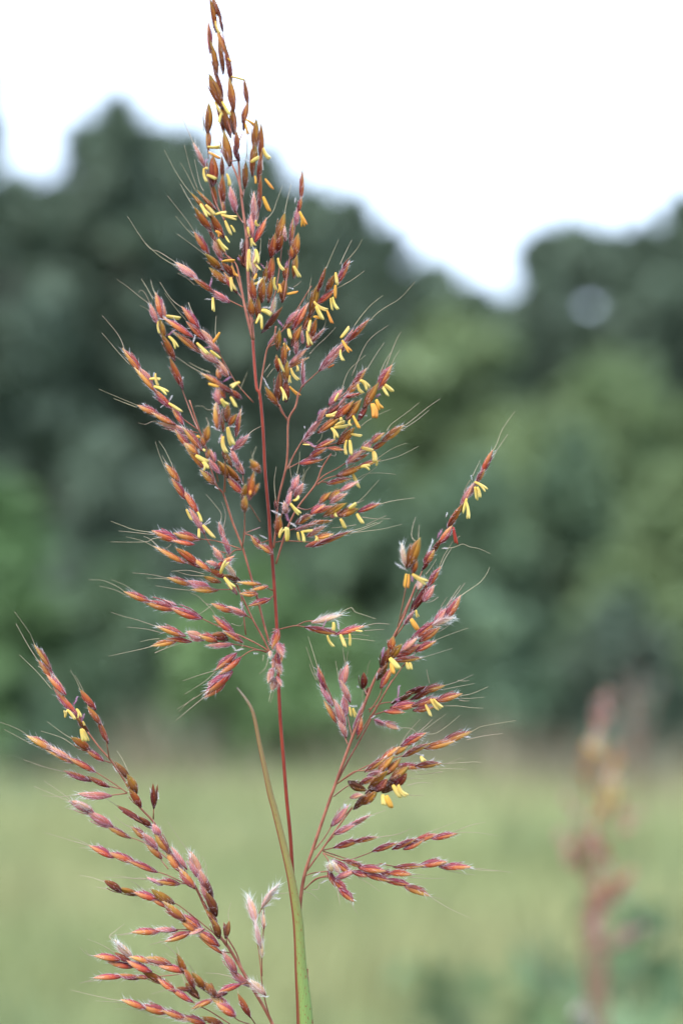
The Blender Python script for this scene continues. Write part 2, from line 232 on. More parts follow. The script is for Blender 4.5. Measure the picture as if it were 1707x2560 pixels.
# ------------------------------------------------------------------ the traced flower head
# one line = one raceme: crop letter, depth in cm behind (+) or before (-) the plane of focus, then
# b = stalk path, s = spikelet (base, tip, width, kind), a = anther, t = feathery stigma, w = awn path
CROPS = {'A': (400, 0, .2551), 'B': (400, 350, .2551), 'C': (200, 700, .2551), 'D': (600, 600, .2551), 'E': (250, 1000, .2551),
         'F': (650, 950, .2551), 'G': (200, 1300, .3189), 'H': (950, 1000, .2551), 'I': (700, 1350, .3189), 'J': (0, 1500, .3189),
         'K': (750, 1700, .38265), 'L': (200, 2000, .38265), 'M': (0, 1800, .2551), 'N': (1000, 1300, .1913), 'O': (550, 1500, .1913), 'S': (0, 0, 1.0)}
DATA = """
A 4; b 650 520 620 330 590 170 560 40; s 612 300 578 160 42 d; s 595 175 515 -25 58 b; s 545 285 490 5 52 b; s 655 530 562 290 50 o; s 618 695 572 420 58 d; s 690 785 638 470 66 b; a 545 205 590 330 34 y; a 665 570 705 605 22 a; b 690 780 700 950 740 1240 770 1450
A 4.4; b 565 700 500 500 478 300; s 492 490 478 235 50 m; s 558 705 500 430 62 b; s 612 912 520 640 62 b; s 605 965 590 880 40 d; a 503 740 520 795 32 y; a 545 825 560 880 38 y; w 500 700 440 540; b 610 910 640 1100 700 1300
A 3.6; b 680 1310 600 1000 520 800; s 604 1035 488 755 80 b; s 684 1315 600 1020 82 b; s 628 1305 552 1040 60 b; s 728 1290 705 1060 64 b; s 718 1062 678 790 68 b; a 538 1000 615 1132 40 y; a 610 995 690 1132 44 y; a 602 1110 575 1205 38 y; w 480 1000 535 1000; b 740 1290 770 1450
A 3.4; b 480 1560 468 1300 475 1100; s 470 1275 474 1035 68 b; s 476 1450 470 1270 54 o; a 465 1440 600 1438 40 y; a 478 1490 595 1555 42 a; w 430 1280 405 1100; t 570 1370 625 1400 22 w; w 480 1040 478 960
A 4; b 820 1280 860 1010 825 800; s 860 1005 824 785 48 b; s 818 1185 858 1010 52 o; s 820 1275 818 1170 28 d; a 700 750 825 785 34 y; a 840 1170 930 1235 36 a; a 838 1205 865 1320 28 a; b 820 1280 780 1370; w 855 1570 858 1310; w 800 1180 750 1240; w 810 760 785 650
A 2.6; s 684 1590 628 1315 88 b; s 752 1465 744 1300 66 b; s 770 1568 725 1440 60 d; t 690 1470 780 1500 26 w; b 690 1580 770 1568
A 3.6; b 910 1600 925 1400; s 925 1450 938 1190 68 b; s 905 1590 935 1440 58 b; s 985 1545 988 1240 52 b; a 910 1580 970 1530 36 y; a 1010 1450 1080 1555 58 y; w 938 1190 950 1120; w 985 1240 1000 1060
B 3.2; s 518 425 515 175 84 b; s 612 362 608 180 62 b; s 615 622 612 370 78 b; s 550 640 520 440 54 b; s 628 700 618 610 42 m; s 435 250 338 50 56 p; t 415 250 470 185 44 p; a 430 275 460 412 40 y; a 440 275 475 280 32 y; a 458 342 558 385 40 y; t 645 300 715 215 30 p; a 655 330 685 450 38 y; t 590 90 640 170 36 p; w 338 50 250 -150 140 -390; b 640 800 560 420; b 430 250 550 620 640 800
B 2.4; b 735 690 800 790 825 815; s 738 690 690 480 78 p
B 3; s 830 450 835 235 68 b; w 835 240 855 80 858 -60; b 830 450 820 520 812 560
B 3; b 970 660 950 800 880 900; s 905 325 918 55 62 b; s 965 385 992 140 64 b; s 972 665 988 370 58 b; a 890 218 972 168 42 y; a 930 350 938 430 28 a; a 1030 380 1112 485 40 a; a 1012 555 1078 705 52 a; t 815 180 880 210 20 w; t 1000 180 1010 300 24 w
B 2; b 940 980 900 900 860 960; s 922 790 918 540 70 p; s 898 955 895 730 72 p; s 938 985 1032 785 66 o; w 1030 785 1100 715 1145 600 1198 450; a 940 785 968 845 38 y; a 860 850 880 955 38 y; a 895 960 920 1042 42 y; t 850 790 880 860 28 w
B 1; s 830 1215 850 955 86 d; s 835 1240 775 1140 60 d; t 785 1075 808 965 44 w; t 785 1180 760 1150 30 p; b 830 1200 860 1250
B .6; a 875 1070 885 1290 50 y; a 935 1070 942 1210 48 y; a 925 1205 988 1278 26 y; a 920 1370 950 1310 36 a; a 920 1415 1015 1368 34 y; w 990 962 984 1080 970 1215; t 980 1205 1030 1260 30 p; s 930 1300 925 1100 60 w; s 1025 1420 1040 1250 52 b; b 920 1500 900 1250
B -1; s 925 1560 900 1375 78 b; s 1000 1570 1010 1365 80 b; b 960 1700 930 1500; t 940 1500 980 1340 34 w; s 905 1715 890 1560 72 b; s 960 1745 960 1550 74 b; a 995 1665 1095 1715 62 y; a 940 1800 985 1705 38 y; a 998 1855 995 1712 40 y; t 1000 1640 1085 1640 34 w; s 1015 1865 1175 1660 84 d; b 960 1745 905 1800 910 1960
B 1.5; b 700 1180 560 1010 420 700; s 532 670 378 508 62 b; s 482 740 320 540 64 b; s 492 872 348 678 74 b; s 612 935 500 738 84 b; s 562 1012 470 868 66 b; s 640 1110 560 990 56 b; a 398 625 482 748 42 y; a 448 635 545 742 44 y; a 545 728 655 708 38 y; a 600 732 755 765 38 y; a 638 790 700 935 42 y; a 695 835 735 905 30 y; a 545 890 592 945 38 a; a 572 970 655 1085 42 y; a 642 940 682 1010 26 y; w 320 540 240 440 150 300 45 100; w 350 500 260 320 200 220; w 370 480 300 280 240 50; w 430 500 390 420 340 190; w 350 690 260 540 200 430
B 1; b 820 1568 700 1200 600 1150; s 472 1102 352 920 74 m; s 602 1262 458 1130 84 b; s 655 1402 500 1270 82 b; s 720 1335 615 1215 72 d; s 745 1480 640 1320 64 m; a 695 1345 728 1480 46 y; s 600 1150 530 990 62 p; t 570 1150 620 1190 40 p; a 605 1190 738 1188 34 a; a 700 1230 745 1330 30 a; a 735 1310 790 1345 28 a; w 345 910 260 780 75 545; w 350 960 260 870 155 745; w 470 1150 400 1090 170 920; b 750 1480 820 1568
B .4; b 820 1640 660 1560 510 1470; s 350 1352 172 1218 76 p; s 512 1482 340 1362 62 o; s 665 1578 508 1480 68 p; t 488 1460 508 1350 36 p; w 180 1215 0 1100 -120 1040 -315 750; w 200 1260 0 1140 -140 1010; w 340 1420 260 1350 175 1305; a 520 1545 525 1682 44 y; t 440 1560 510 1560 24 w
B 2.4; b 1210 1568 1280 1100 1330 820 1380 560; s 1380 562 1392 325 54 o; w 1390 320 1412 250 1432 195; s 1360 690 1382 575 40 m; s 1332 825 1342 680 54 p; a 1368 700 1402 850 40 a; a 1395 745 1438 832 36 a; t 1320 620 1330 560 24 w; s 1280 1015 1300 790 50 m
B 1.8; b 1070 1720 1150 1400 1200 1000; s 1160 975 1215 735 78 b; s 1092 1130 1122 935 74 b; s 1150 1085 1195 945 76 b; s 1322 1130 1348 935 76 b; s 1290 1160 1280 1050 46 b; s 1312 1335 1338 1145 64 b; s 1232 1365 1242 1225 72 b; s 1080 1372 1100 1150 78 b; s 1200 1568 1228 1365 84 b; s 1070 1570 1092 1365 70 b; a 1155 1155 1215 1280 42 y; a 1310 1235 1372 1350 46 y; a 1125 1345 1142 1475 40 y; a 1165 1410 1170 1500 38 a; a 1240 1510 1355 1488 36 a; t 1250 1170 1235 1260 44 p; w 1218 740 1245 600 1285 435; w 1310 1440 1385 1380; s 1228 980 1222 860 50 p; t 1150 1080 1130 1110 36 p; t 1250 1440 1310 1460 24 w; s 1100 1700 1130 1560 50 w
C 1.5; b 990 1040 1050 1200 1120 1380 1180 1500; s 805 362 752 150 78 m; s 752 410 690 250 60 p; s 825 565 780 395 74 b; s 920 765 808 550 78 b; s 1000 1035 888 785 72 b; a 845 350 988 378 50 y; a 768 405 782 525 28 y; a 870 550 952 668 38 y; t 850 545 948 482 34 p; w 690 240 570 150 460 60 365 -5; w 720 190 660 80 605 -10; w 745 150 695 0; w 690 230 640 130 600 100 575 125; w 720 340 650 280 590 250; s 838 370 818 245 44 p; t 990 1000 1015 945 36 w
C -.3; b 1440 930 1350 690 1150 450; s 1152 450 1018 278 78 m; s 1202 570 1058 420 74 o; s 1080 542 848 388 84 m; s 1152 692 938 518 82 o; s 1312 640 1188 498 74 p; s 1360 700 1270 600 60 p; s 1342 805 1188 700 74 p; s 1442 932 1328 778 74 p; a 1145 615 1262 732 48 y; a 1278 690 1380 772 38 y; a 1372 512 1300 620 34 a; t 1110 620 1132 535 34 w; t 1210 665 1295 655 26 p; w 1030 290 900 190 785 20; w 1040 390 950 290 832 130; w 1115 330 1065 222; w 1342 620 1328 500 1337 350; b 1350 690 1450 870 1540 1020 1700 1200
C .2; b 1160 1470 870 1240 600 890; s 592 892 438 690 80 m; s 722 1072 555 878 72 o; s 702 1005 598 880 56 p; s 882 1242 728 1080 80 m; s 1005 1405 915 1270 66 m; a 680 970 792 972 40 y; a 742 915 770 1042 38 y; a 725 1042 862 1112 40 y; a 870 1205 1005 1295 48 y; t 880 1185 905 1130 32 w; t 720 960 730 905 26 w; t 830 1220 790 1250 22 w; w 435 680 410 600 350 500 222 350; w 490 830 380 710 218 518
C -.2; b 1160 1500 1000 1450 740 1310; s 752 1302 588 1232 80 m; s 915 1405 728 1308 78 o; s 1012 1472 788 1408 62 p; w 590 1240 400 1160 190 1070; w 560 1250 330 1160; w 790 1420 740 1385 700 1390 640 1415 575 1400; t 640 1240 620 1205 26 w
C -2.2; b 1568 1130 1400 1040; s 1385 1030 1210 925 74 m; a 1258 1015 1365 1050 38 a; s 1485 1102 1350 1020 66 d; s 1572 1155 1438 1078 66 b; w 1210 920 1070 840 940 750; w 1280 905 1070 810; t 1400 1000 1485 945 36 p; s 1370 962 1350 880 60 o; s 1370 1205 1340 1070 84 p; s 1420 1150 1370 1070 54 o; a 1385 1165 1442 1232 48 y; a 1475 1145 1535 1250 38 y; w 1325 1268 1250 1270 1200 1235 1118 1240; s 1345 1440 1325 1240 74 m; s 1445 1375 1455 1230 74 b; a 1568 1000 1480 1050 40 y; w 1568 1080 1640 900
D .8; b 700 960 640 850 700 1000; b 330 950 450 850 700 450; s 768 482 832 288 74 b; s 692 722 765 445 84 b; s 530 855 652 640 86 o; s 620 872 702 700 74 b; s 430 860 545 780 60 o; s 460 810 560 700 56 p; s 515 1025 592 855 80 b; s 702 965 742 785 74 b; s 770 615 922 488 64 o; s 848 495 912 355 64 b; s 960 412 1062 228 74 m; s 1010 262 1062 185 34 b; a 935 318 952 442 42 y; a 935 440 932 572 40 a; a 888 568 905 692 34 y; a 908 558 962 682 42 y; a 722 602 858 688 46 y; a 745 645 815 785 58 y; a 718 752 785 768 36 a; a 852 690 905 822 36 a; a 692 785 665 905 46 y; a 658 888 692 1032 42 y; w 838 292 890 170 965 -5; w 980 240 1030 130 1095 0; w 1068 180 1150 80 1195 -5; w 958 470 1100 390 1218 302; w 665 590 680 480 700 370; s 665 1045 708 955 64 o; s 700 1005 815 880 56 p; s 552 1105 560 965 64 p; s 612 1005 602 895 56 p; s 498 1210 645 1070 64 p; s 490 1245 655 1160 50 o; w 680 1120 750 1040 840 960 938 855; s 620 1410 612 1195 72 p; a 558 1230 562 1290 30 y; b 620 1410 598 1450; a 475 870 498 970 50 y; a 430 1010 482 1092 50 a; t 420 850 370 780 36 p; b 620 1180 600 1440; w 820 870 845 780
D 0; b 270 1060 370 1000; s 372 1062 385 890 62 b; s 372 1275 355 1140 66 b; s 430 1205 440 1020 80 b; s 365 1565 388 1305 92 d; s 452 1565 440 1370 82 d; s 450 1375 462 1200 72 b; s 370 1612 255 1455 64 b; a 378 1162 432 1298 36 y; a 498 1255 578 1375 42 y; a 490 1325 490 1402 26 y; a 398 1440 442 1572 36 y; a 485 1435 588 1530 32 a; s 285 1025 365 925 46 p; t 430 960 450 1000 44 p; t 215 1330 290 1460 30 w; t 480 1140 490 1080 26 w; w 260 1350 330 1260 365 1265; w 235 1300 295 1215; b 370 1612 415 1700 470 1750
D -.2; b 800 1260 700 1350 600 1450 565 1568; s 1080 972 1245 795 82 o; s 1000 1085 1095 895 64 p; s 800 1255 995 1025 88 p; a 985 960 1072 850 42 y; a 1000 982 1082 1098 38 a; a 985 1075 1015 1185 38 y; w 1275 790 1340 720 1440 650 1568 570 1712 410 ; w 1120 840 1200 730 1290 630 1398 545; a 860 1255 925 1222 24 r
F -.3; b 410 600 440 560 650 300 960 20; s 440 575 602 375 74 p; s 570 402 642 285 62 p; s 648 342 785 228 64 d; s 690 232 802 95 84 p; a 730 210 772 128 34 y; s 738 302 855 148 64 p; s 828 172 985 130 62 o; s 850 132 965 20 62 o; s 905 80 1025 -95 92 m; a 645 350 760 330 42 y; a 958 40 1012 132 42 y; a 980 0 1062 90 52 y; a 1180 30 1255 162 44 y; a 1205 35 1305 118 48 y; w 800 100 870 -90 1035 -245; w 900 -40 1050 -370 1254 -535; w 1040 -90 1130 -240 1215 -365; t 560 340 600 290 38 p; t 440 480 435 450 22 w; t 520 500 525 530 22 w
F -1; b 740 360 700 420; s 750 362 902 218 84 b; s 858 375 975 205 92 b; s 1030 255 1145 45 94 b; s 970 385 1042 265 64 d; s 1165 70 1275 -125 100 m; a 1138 190 1188 288 46 a; a 1100 230 1125 375 84 a; a 910 348 975 478 38 a; a 880 390 890 450 38 y; a 790 365 802 405 44 y; t 1130 170 1180 135 36 p; t 960 340 1050 350 28 w; w 1230 -120 1330 -380 1380 -470; w 1180 -80 1280 -270; w 1280 -130 1370 -300; b 970 385 850 480 770 600
F -.5; b 410 600 480 630 560 660 780 610; s 588 505 775 368 84 b; a 698 468 748 575 46 y; a 735 452 832 408 46 y; a 720 465 868 448 42 y; s 778 618 910 478 88 b; a 892 528 1000 548 36 y; a 848 588 845 735 42 y; a 878 588 892 738 46 y; s 558 662 722 588 62 m; s 678 668 815 685 56 o; w 550 620 600 570 612 500; a 420 630 490 636 18 y; w 985 455 1100 370 1278 288; t 440 590 545 655 44 p
F .2; b 270 870 400 800 500 745; s 498 745 645 668 62 m; s 398 815 595 780 72 m; w 600 790 680 740 735 745 742 705; t 560 840 610 850 22 w; t 540 770 590 750 22 w
F -.2; b 540 1030 620 940 800 840 1100 620; s 1215 582 1385 455 84 o; s 1088 612 1205 525 74 m; s 1098 685 1235 598 58 b; s 988 705 1092 598 74 p; s 858 812 992 698 80 p; s 890 802 1045 730 62 o; s 778 932 995 840 82 b; s 968 852 1155 788 58 m; a 992 662 1112 692 46 y; a 1110 700 1122 805 68 y; a 985 852 1078 862 44 y; a 1150 795 1138 842 30 y; t 850 860 845 785 30 w; t 1060 620 1080 660 30 p; w 1240 500 1290 430 1450 310 1558 222; w 1380 470 1480 400 1640 270 1762 185; w 1390 490 1540 390 1655 295; w 1150 770 1300 670 1438 618; w 1160 800 1350 750 1552 650; b 780 930 640 970 560 1030
F 0; b 540 1030 600 1000 690 1005; s 678 1012 872 968 74 m; a 908 918 972 1062 50 y; w 940 980 1040 920 1190 912 1328 925; w 960 1000 1040 930 1145 850; t 870 930 900 950 32 w
F -1.2; b 370 1250 470 1270 600 1200 900 1030; s 588 1205 685 1105 74 b; s 688 1165 805 1075 74 b; s 700 1200 835 1120 62 p; s 800 1082 945 1000 64 p; s 510 1305 625 1228 72 m; s 568 1295 695 1238 54 o; s 640 1325 825 1215 78 b; s 778 1325 945 1265 94 b; s 978 1285 1158 1215 72 m; s 700 1340 780 1270 70 p; a 868 1262 945 1208 52 y; a 742 1270 748 1345 46 y; a 788 1360 835 1458 42 y; a 948 1310 1012 1410 46 y; w 940 1210 1020 1140 1165 980; w 1150 1225 1300 1185 1512 1155; t 850 1250 900 1210 30 w; w 900 1220 1020 1175
F -.8; b 180 1480 300 1470 500 1400; s 368 1402 505 1325 74 m; s 498 1402 685 1380 68 o; s 368 1465 535 1408 64 p; s 478 1525 625 1438 72 p; a 398 1490 552 1478 36 y; a 368 1490 388 1580 40 y; a 412 1490 432 1590 42 y; s 558 1545 705 1510 62 o; a 545 1525 552 1580 34 y; w 1000 1345 1280 1360; w 1040 1420 1240 1328; t 380 1400 410 1330 36 w
F 0; b 30 1650 200 1580 500 1590; s 560 1620 870 1490 72 m; s 470 1625 660 1560 60 m; w 850 1490 1000 1450 1130 1400 1150 1410 1182 1400; w 900 1500 1050 1480 1200 1460 1388 1415; w 880 1510 1100 1430 1200 1380; w 700 1450 800 1440 940 1420
F -1; b 180 1480 220 1300 290 1120; s 330 1065 372 945 86 p; s 288 1125 332 1045 66 p; s 348 1135 412 1025 86 p; s 268 1228 302 1105 60 p; s 255 1300 235 1210 104 p; t 105 1275 205 1325 40 w; s 172 1510 185 1345 84 b; t 290 1400 240 1285 48 p; a 298 1208 392 1315 40 y; a 325 1182 382 1138 40 y; a 190 1548 232 1450 40 y; a 265 1580 262 1440 66 y; t 290 1390 355 1440 40 w; w 312 965 290 770; w 360 935 385 800 390 702; w 405 985 428 868; w 420 1005 450 900 492 850; s 160 1260 150 1180 60 d; w 155 1180 140 1000 160 850
E -.6; b 1040 520 900 400 780 300; s 872 455 755 305 74 m; s 985 475 828 278 84 m; s 952 525 850 430 72 o; s 1002 655 845 450 74 o; s 1112 815 998 695 82 m; a 938 542 1065 612 62 y; a 1008 608 1042 685 52 y; t 975 540 968 478 34 w; s 1122 605 1085 498 54 p; s 1165 710 1080 595 56 p; a 950 348 982 372 36 a; t 1140 600 1125 508 42 p; t 1010 740 985 740 20 w; t 1020 690 1000 670 24 w; a 1010 480 1035 500 30 y; b 1160 800 1110 560; w 760 330 680 280; t 1165 875 1125 850 22 w
E -3; b 1090 560 1020 430; s 1040 405 1062 260 88 b; s 1018 455 1000 365 56 b; s 1058 565 1070 485 44 b; w 1070 260 1040 170
E -1.2; b 1225 900 1230 600 1220 400; s 1158 265 1148 45 80 m; s 1242 200 1255 50 82 b; s 1208 300 1202 175 64 b; s 1270 245 1335 145 66 b; s 1338 335 1375 115 70 m; a 1252 265 1302 445 62 y; a 1208 355 1242 518 58 y; t 1190 310 1088 255 36 w; t 1165 425 1180 368 40 w; t 1250 260 1330 260 28 w; s 1210 480 1195 350 40 o; s 1225 580 1210 480 40 d; s 1290 645 1220 510 60 b; b 1210 940 1228 700 1225 560
E 0; b 1405 825 1400 715; s 1312 478 1445 350 68 p; w 1440 352 1500 300 1570 262 1605 260; s 1352 625 1288 488 66 p; s 1402 715 1338 588 80 p; b 1320 470 1300 520
E -.2; b 1390 900 1230 700; s 1372 795 1228 638 84 b; s 1245 745 1158 608 76 b; s 1392 905 1258 758 74 m; t 1400 830 1385 800 30 w
E -3.2; b 1430 1020 1480 900; s 1400 965 1422 835 74 b; s 1470 955 1502 725 84 b; s 1565 700 1478 598 94 b; s 1420 1085 1422 955 84 b; s 1500 925 1552 825 64 b; a 1468 930 1478 885 36 a; w 1490 590 1500 540 1532 455; w 1510 600 1480 500
E -2; b 1415 1080 1420 1180 1412 1300 1395 1450; b 1470 1030 1568 1190; b 1412 1308 1568 1250
E -.4; b 1410 1308 1500 1340 1568 1400 1660 1370; s 1575 1450 1492 1345 74 m; s 1680 1500 1570 1420 76 m; t 1560 1320 1640 1360 26 w
E .2; b 1230 1500 1110 1450 1010 1300; s 772 785 655 635 80 o; s 832 955 718 788 78 m; s 955 1095 828 898 94 o; s 1012 1285 888 1085 92 p; a 848 1070 902 1182 36 y; a 958 1095 998 1195 36 y; a 1008 1225 1128 1358 52 y; a 970 1260 970 1355 36 y; t 1000 1240 1085 1155 22 w; t 1015 1235 1085 1190 22 w; w 650 690 590 550 545 408; w 715 650 650 510 620 460 580 402; w 665 630 630 580 610 540; w 700 800 640 690; t 910 960 905 925 30 w
E 0; b 960 1360 1130 1380 1260 1420 1380 1460; s 748 1375 538 1288 94 m; s 955 1365 748 1308 84 m; s 905 1412 728 1378 64 o; s 742 1385 580 1350 50 o; w 540 1300 350 1275 220 1230 110 1188; w 540 1322 350 1300 185 1283; w 590 1350 520 1360 460 1388 300 1393 105 1390; w 570 1465 480 1410 400 1375 258 1340; w 630 1455 700 1412; w 600 1460 500 1370 430 1335; t 870 1410 830 1440 24 w
E .3; b 1255 1500 1240 1530; s 1212 1355 1168 1215 64 p; s 1268 1500 1200 1325 80 p; w 1175 1225 1190 1120 1130 1030 1042 925; w 1210 1260 1232 1120 1195 998
G -.2; b 1265 235 1210 240 1150 300; s 802 325 608 218 60 o; s 922 355 765 235 68 b; s 1015 395 895 305 64 m; s 1130 445 1008 388 52 b; s 1075 355 1000 330 58 p; s 1115 312 1048 222 64 p; s 1072 375 1195 295 58 m; a 1102 422 1158 322 34 y; a 1132 448 1208 535 34 y; s 1092 485 978 448 50 b; s 1245 475 1130 440 58 d; s 1212 435 1150 345 48 w; s 1402 502 1250 488 50 o; s 1462 522 1350 545 62 o; s 1382 582 1268 575 54 o; s 1225 572 1150 470 50 p; b 1460 530 1530 560; b 1300 900 1240 520 1060 400; w 980 425 850 395 718 402; w 980 440 850 430 750 398
G .2; b 1220 545 1060 545; s 862 505 705 455 54 m; s 1005 525 858 485 76 p; s 1062 552 888 545 48 o; w 710 462 560 428 412 415; w 740 475 650 460 522 455; w 870 552 740 538 595 515
G .4; b 1150 850 1080 830 930 760; s 532 635 368 568 66 m; s 735 695 515 635 80 m; s 932 765 728 688 80 m; w 370 575 290 520 200 480 150 470 68 470; w 400 612 280 550 155 518; w 430 560 340 505 248 468; s 750 668 640 628 48 p; w 1290 770 1260 830 1188 812
G 0; b 1350 775 1290 740; s 1185 712 1048 658 62 m; s 1292 742 1168 685 62 p; t 1275 715 1262 638 42 w; w 1050 660 990 655 930 600 870 572; w 920 748 1040 665; w 1060 760 1040 710 990 660
G -.3; b 1478 625 1520 590; s 1478 625 1335 668 54 m
G 0; b 1470 1020 1330 940 1200 885 1140 900; s 1195 878 1062 762 64 m; s 1262 952 1138 878 62 m; s 805 905 622 838 64 m; s 742 955 575 985 60 o; s 855 955 698 928 54 o; s 962 935 848 885 84 p; s 1062 945 945 905 66 m; s 1148 930 1040 910 82 d; s 1180 975 1008 985 50 p; w 620 842 530 810 440 780 340 755 245 722; w 660 890 520 855 370 840; w 625 930 550 938 472 955; w 580 985 500 1008 400 1030 225 1068; w 800 965 690 1000 588 1042; b 1470 1040 1300 990 1170 970; w 1140 880 1040 885
G -.5; b 1475 1035 1400 1020 1330 1030 1230 1100; s 1212 1058 1075 1165 62 m; s 1242 1090 1108 1195 74 o; s 1165 1190 1018 1285 66 p; s 1175 1205 998 1345 84 m; s 1120 1300 982 1385 56 o; w 1060 1180 940 1215 806 1262; w 1060 1190 980 1265 818 1368; w 1000 1330 880 1410 762 1482; w 985 1380 880 1465 752 1572; w 900 1390 850 1430 775 1502; t 1230 1030 1190 980 26 w; w 1200 1020 1260 1010 1285 955; t 1290 1010 1215 1025 22 w; t 1400 1045 1360 1045 22 w
O -1.4; b 755 385 740 600 750 1000; s 755 405 680 615 115 m; s 755 570 825 730 112 p; s 740 560 700 650 70 p; s 660 670 655 750 60 w; s 740 720 745 900 115 m; s 830 600 800 800 62 o; s 700 760 700 900 60 p; s 745 840 800 960 90 p; s 690 900 640 1070 112 p; s 720 1030 690 1170 104 p; s 740 1010 805 1115 56 p; w 690 1130 655 1240 640 1330; w 710 1140 690 1240 658 1345; w 625 780 600 880 510 970; w 570 720 555 800; t 690 810 655 820 40 w; t 800 880 820 870 26 w; b 690 380 756 385
H .2; b 570 1400 790 1050 1010 700; s 1000 705 1092 515 74 m; s 950 795 1015 690 74 m; s 888 925 952 765 56 p; s 798 1015 895 835 62 p; s 778 1095 825 985 54 d; s 668 1235 785 1045 94 b; s 590 1395 695 1250 84 m; s 505 1505 592 1365 72 d; s 440 1600 520 1480 90 m; s 415 1660 470 1575 60 d; t 555 1360 610 1260 46 p; t 640 1150 660 1100 32 w; t 450 1560 520 1360 40 w; a 715 1245 748 1415 46 r; a 922 802 1042 888 36 y; a 928 850 948 985 44 y; a 950 850 978 958 42 y; a 848 965 808 1110 36 y; a 845 1000 862 1165 38 y; t 900 790 890 735 26 w; w 1090 520 1140 430 1200 280 1318 112; w 1092 590 1150 480 1248 335; w 905 745 940 670 978 592; w 812 912 840 850 880 785; w 600 1455 700 1448 760 1430 810 1412 880 1440 970 1458 1082 1508; t 600 1450 665 1455 28 w; w 740 1380 780 1332; b 415 1660 380 1750 200 2150
I -2.2; b 920 680 940 600 985 375; s 1008 195 1085 5 84 b; s 1040 255 1065 145 64 b; s 985 200 955 45 54 w; t 1000 245 898 178 30 w; a 988 265 972 375 28 a; a 1008 268 1000 378 28 a; a 1035 268 1152 335 36 y; w 1060 10 1030 -30 1040 -110 1062 -180; w 1085 10 1090 -120; t 1040 330 1030 280 34 p
I -.2; b 900 760 980 650 1080 480 1230 240; s 1168 352 1245 225 68 m; s 1035 545 1155 345 70 d; s 1128 472 1195 365 54 p; s 978 655 1042 565 54 p; a 1025 618 1085 712 50 a; a 1065 550 1080 605 24 y; w 1242 222 1280 130 1310 80 1352 10; w 1258 228 1290 150 1345 60; w 1140 270 1180 220 1225 148; w 1140 492 1190 480 1238 448; s 1085 380 1120 310 54 w; t 1080 610 1070 590 22 w
I -.8; b 960 990 1080 860 1300 600; s 1298 605 1398 452 74 m; s 1218 645 1315 535 64 p; s 1208 665 1345 612 56 w; s 1048 765 1215 645 70 m; s 1108 785 1238 690 70 o; s 955 865 1062 775 64 p; s 1078 865 1205 798 60 m; s 928 905 1085 825 70 m; s 898 948 1095 925 54 m; a 992 960 1005 1018 32 y; a 1015 960 1028 1018 32 y; t 1290 640 1382 602 30 w; t 1270 670 1360 640 30 w; w 1390 455 1470 400 1568 330 1620 260 1640 212; w 1300 520 1360 430 1412 355; w 1310 515 1380 430 1448 335; w 1260 525 1280 490 1308 448; w 1230 725 1330 662; w 1200 792 1330 740 1472 690; w 1090 930 1220 890 1348 850; b 960 990 850 1150 780 1270 700 1400 600 1560
I -1.4; s 868 865 882 765 64 b; s 868 925 945 825 66 b; s 798 985 842 862 70 d; s 768 1085 835 975 76 d; a 858 925 935 1012 52 y; a 870 960 890 1052 48 a; t 795 930 815 840 40 p; t 755 1090 762 1040 24 w
I -.2; s 798 1145 875 1005 60 m; b 800 1150 780 1220 700 1350
I -.6; b -60 725 0 700 70 682 130 672 230 690; s 272 642 472 588 56 w; s 225 690 448 735 64 m; s 458 735 645 678 64 m; a 370 748 422 838 32 y; a 472 740 512 842 34 y; a 545 735 545 832 28 y; a 418 645 415 712 36 y; a 592 710 648 716 20 y; t 330 695 362 628 30 p; t 465 710 448 635 32 w; w 462 580 520 545 562 532 590 565 680 595 752 620; w 645 682 750 655 858 660; w 660 712 740 705 815 700; w 450 735 600 740 698 752; w 460 770 600 775 742 792; b 130 672 200 640 280 632; t 450 755 400 745 24 w
I .4; b 515 1568 505 1530 410 1250 320 1050; s 352 1155 298 1005 56 m; s 402 1285 318 1145 66 p; s 435 1418 355 1275 64 m; s 502 1450 428 1270 64 p; s 512 1535 458 1405 62 p; w 298 1005 250 850 220 758; w 300 1110 250 970 205 840; w 285 1100 250 1030 232 975; b 500 1530 530 1600
I .8; b 565 1550 525 1370; s 482 1135 522 985 64 p; s 542 1255 478 1115 66 p; s 512 1365 500 1220 64 p; a 545 1308 555 1385 26 y; a 570 1318 598 1385 32 y; t 535 1302 605 1302 26 w; w 512 985 490 840; w 512 975 532 870; w 462 1105 450 1030 435 948
I 1.6; b 685 1220 650 1150; s 648 1155 652 1050 78 d; s 682 1225 690 1160 48 d; w 682 1050 708 940; t 620 1160 605 1145 22 w; w 650 1180 645 1230 655 1270
I 0; b 890 1270 800 1280 690 1330; s 998 1195 1135 1150 64 d; s 1128 1185 1275 1142 64 m; s 888 1275 1035 1198 70 d; s 1038 1245 1175 1178 66 d; t 920 1275 932 1138 34 p; w 1272 1145 1390 1110 1512 1055; w 1280 1172 1400 1148 1522 1125; w 1172 1125 1160 1080 1148 1015; w 1390 1100 1482 1100; t 895 1245 940 1260 34 p
I -.2; b 740 1370 830 1340; s 888 1315 1075 1285 68 m; s 828 1345 965 1350 48 o; s 1058 1295 1245 1238 62 m; s 1058 1335 1195 1310 62 m; s 1238 1258 1405 1208 70 m; a 1138 1290 1182 1385 30 y; a 1178 1245 1238 1338 36 y; a 1198 1245 1268 1318 32 y; t 1098 1250 1142 1228 26 w; w 1410 1220 1500 1205 1630 1150; w 1410 1240 1490 1242 1600 1232; w 1270 1300 1400 1302 1500 1315 1590 1318; w 1400 1255 1482 1260; t 1370 1215 1400 1190 24 w
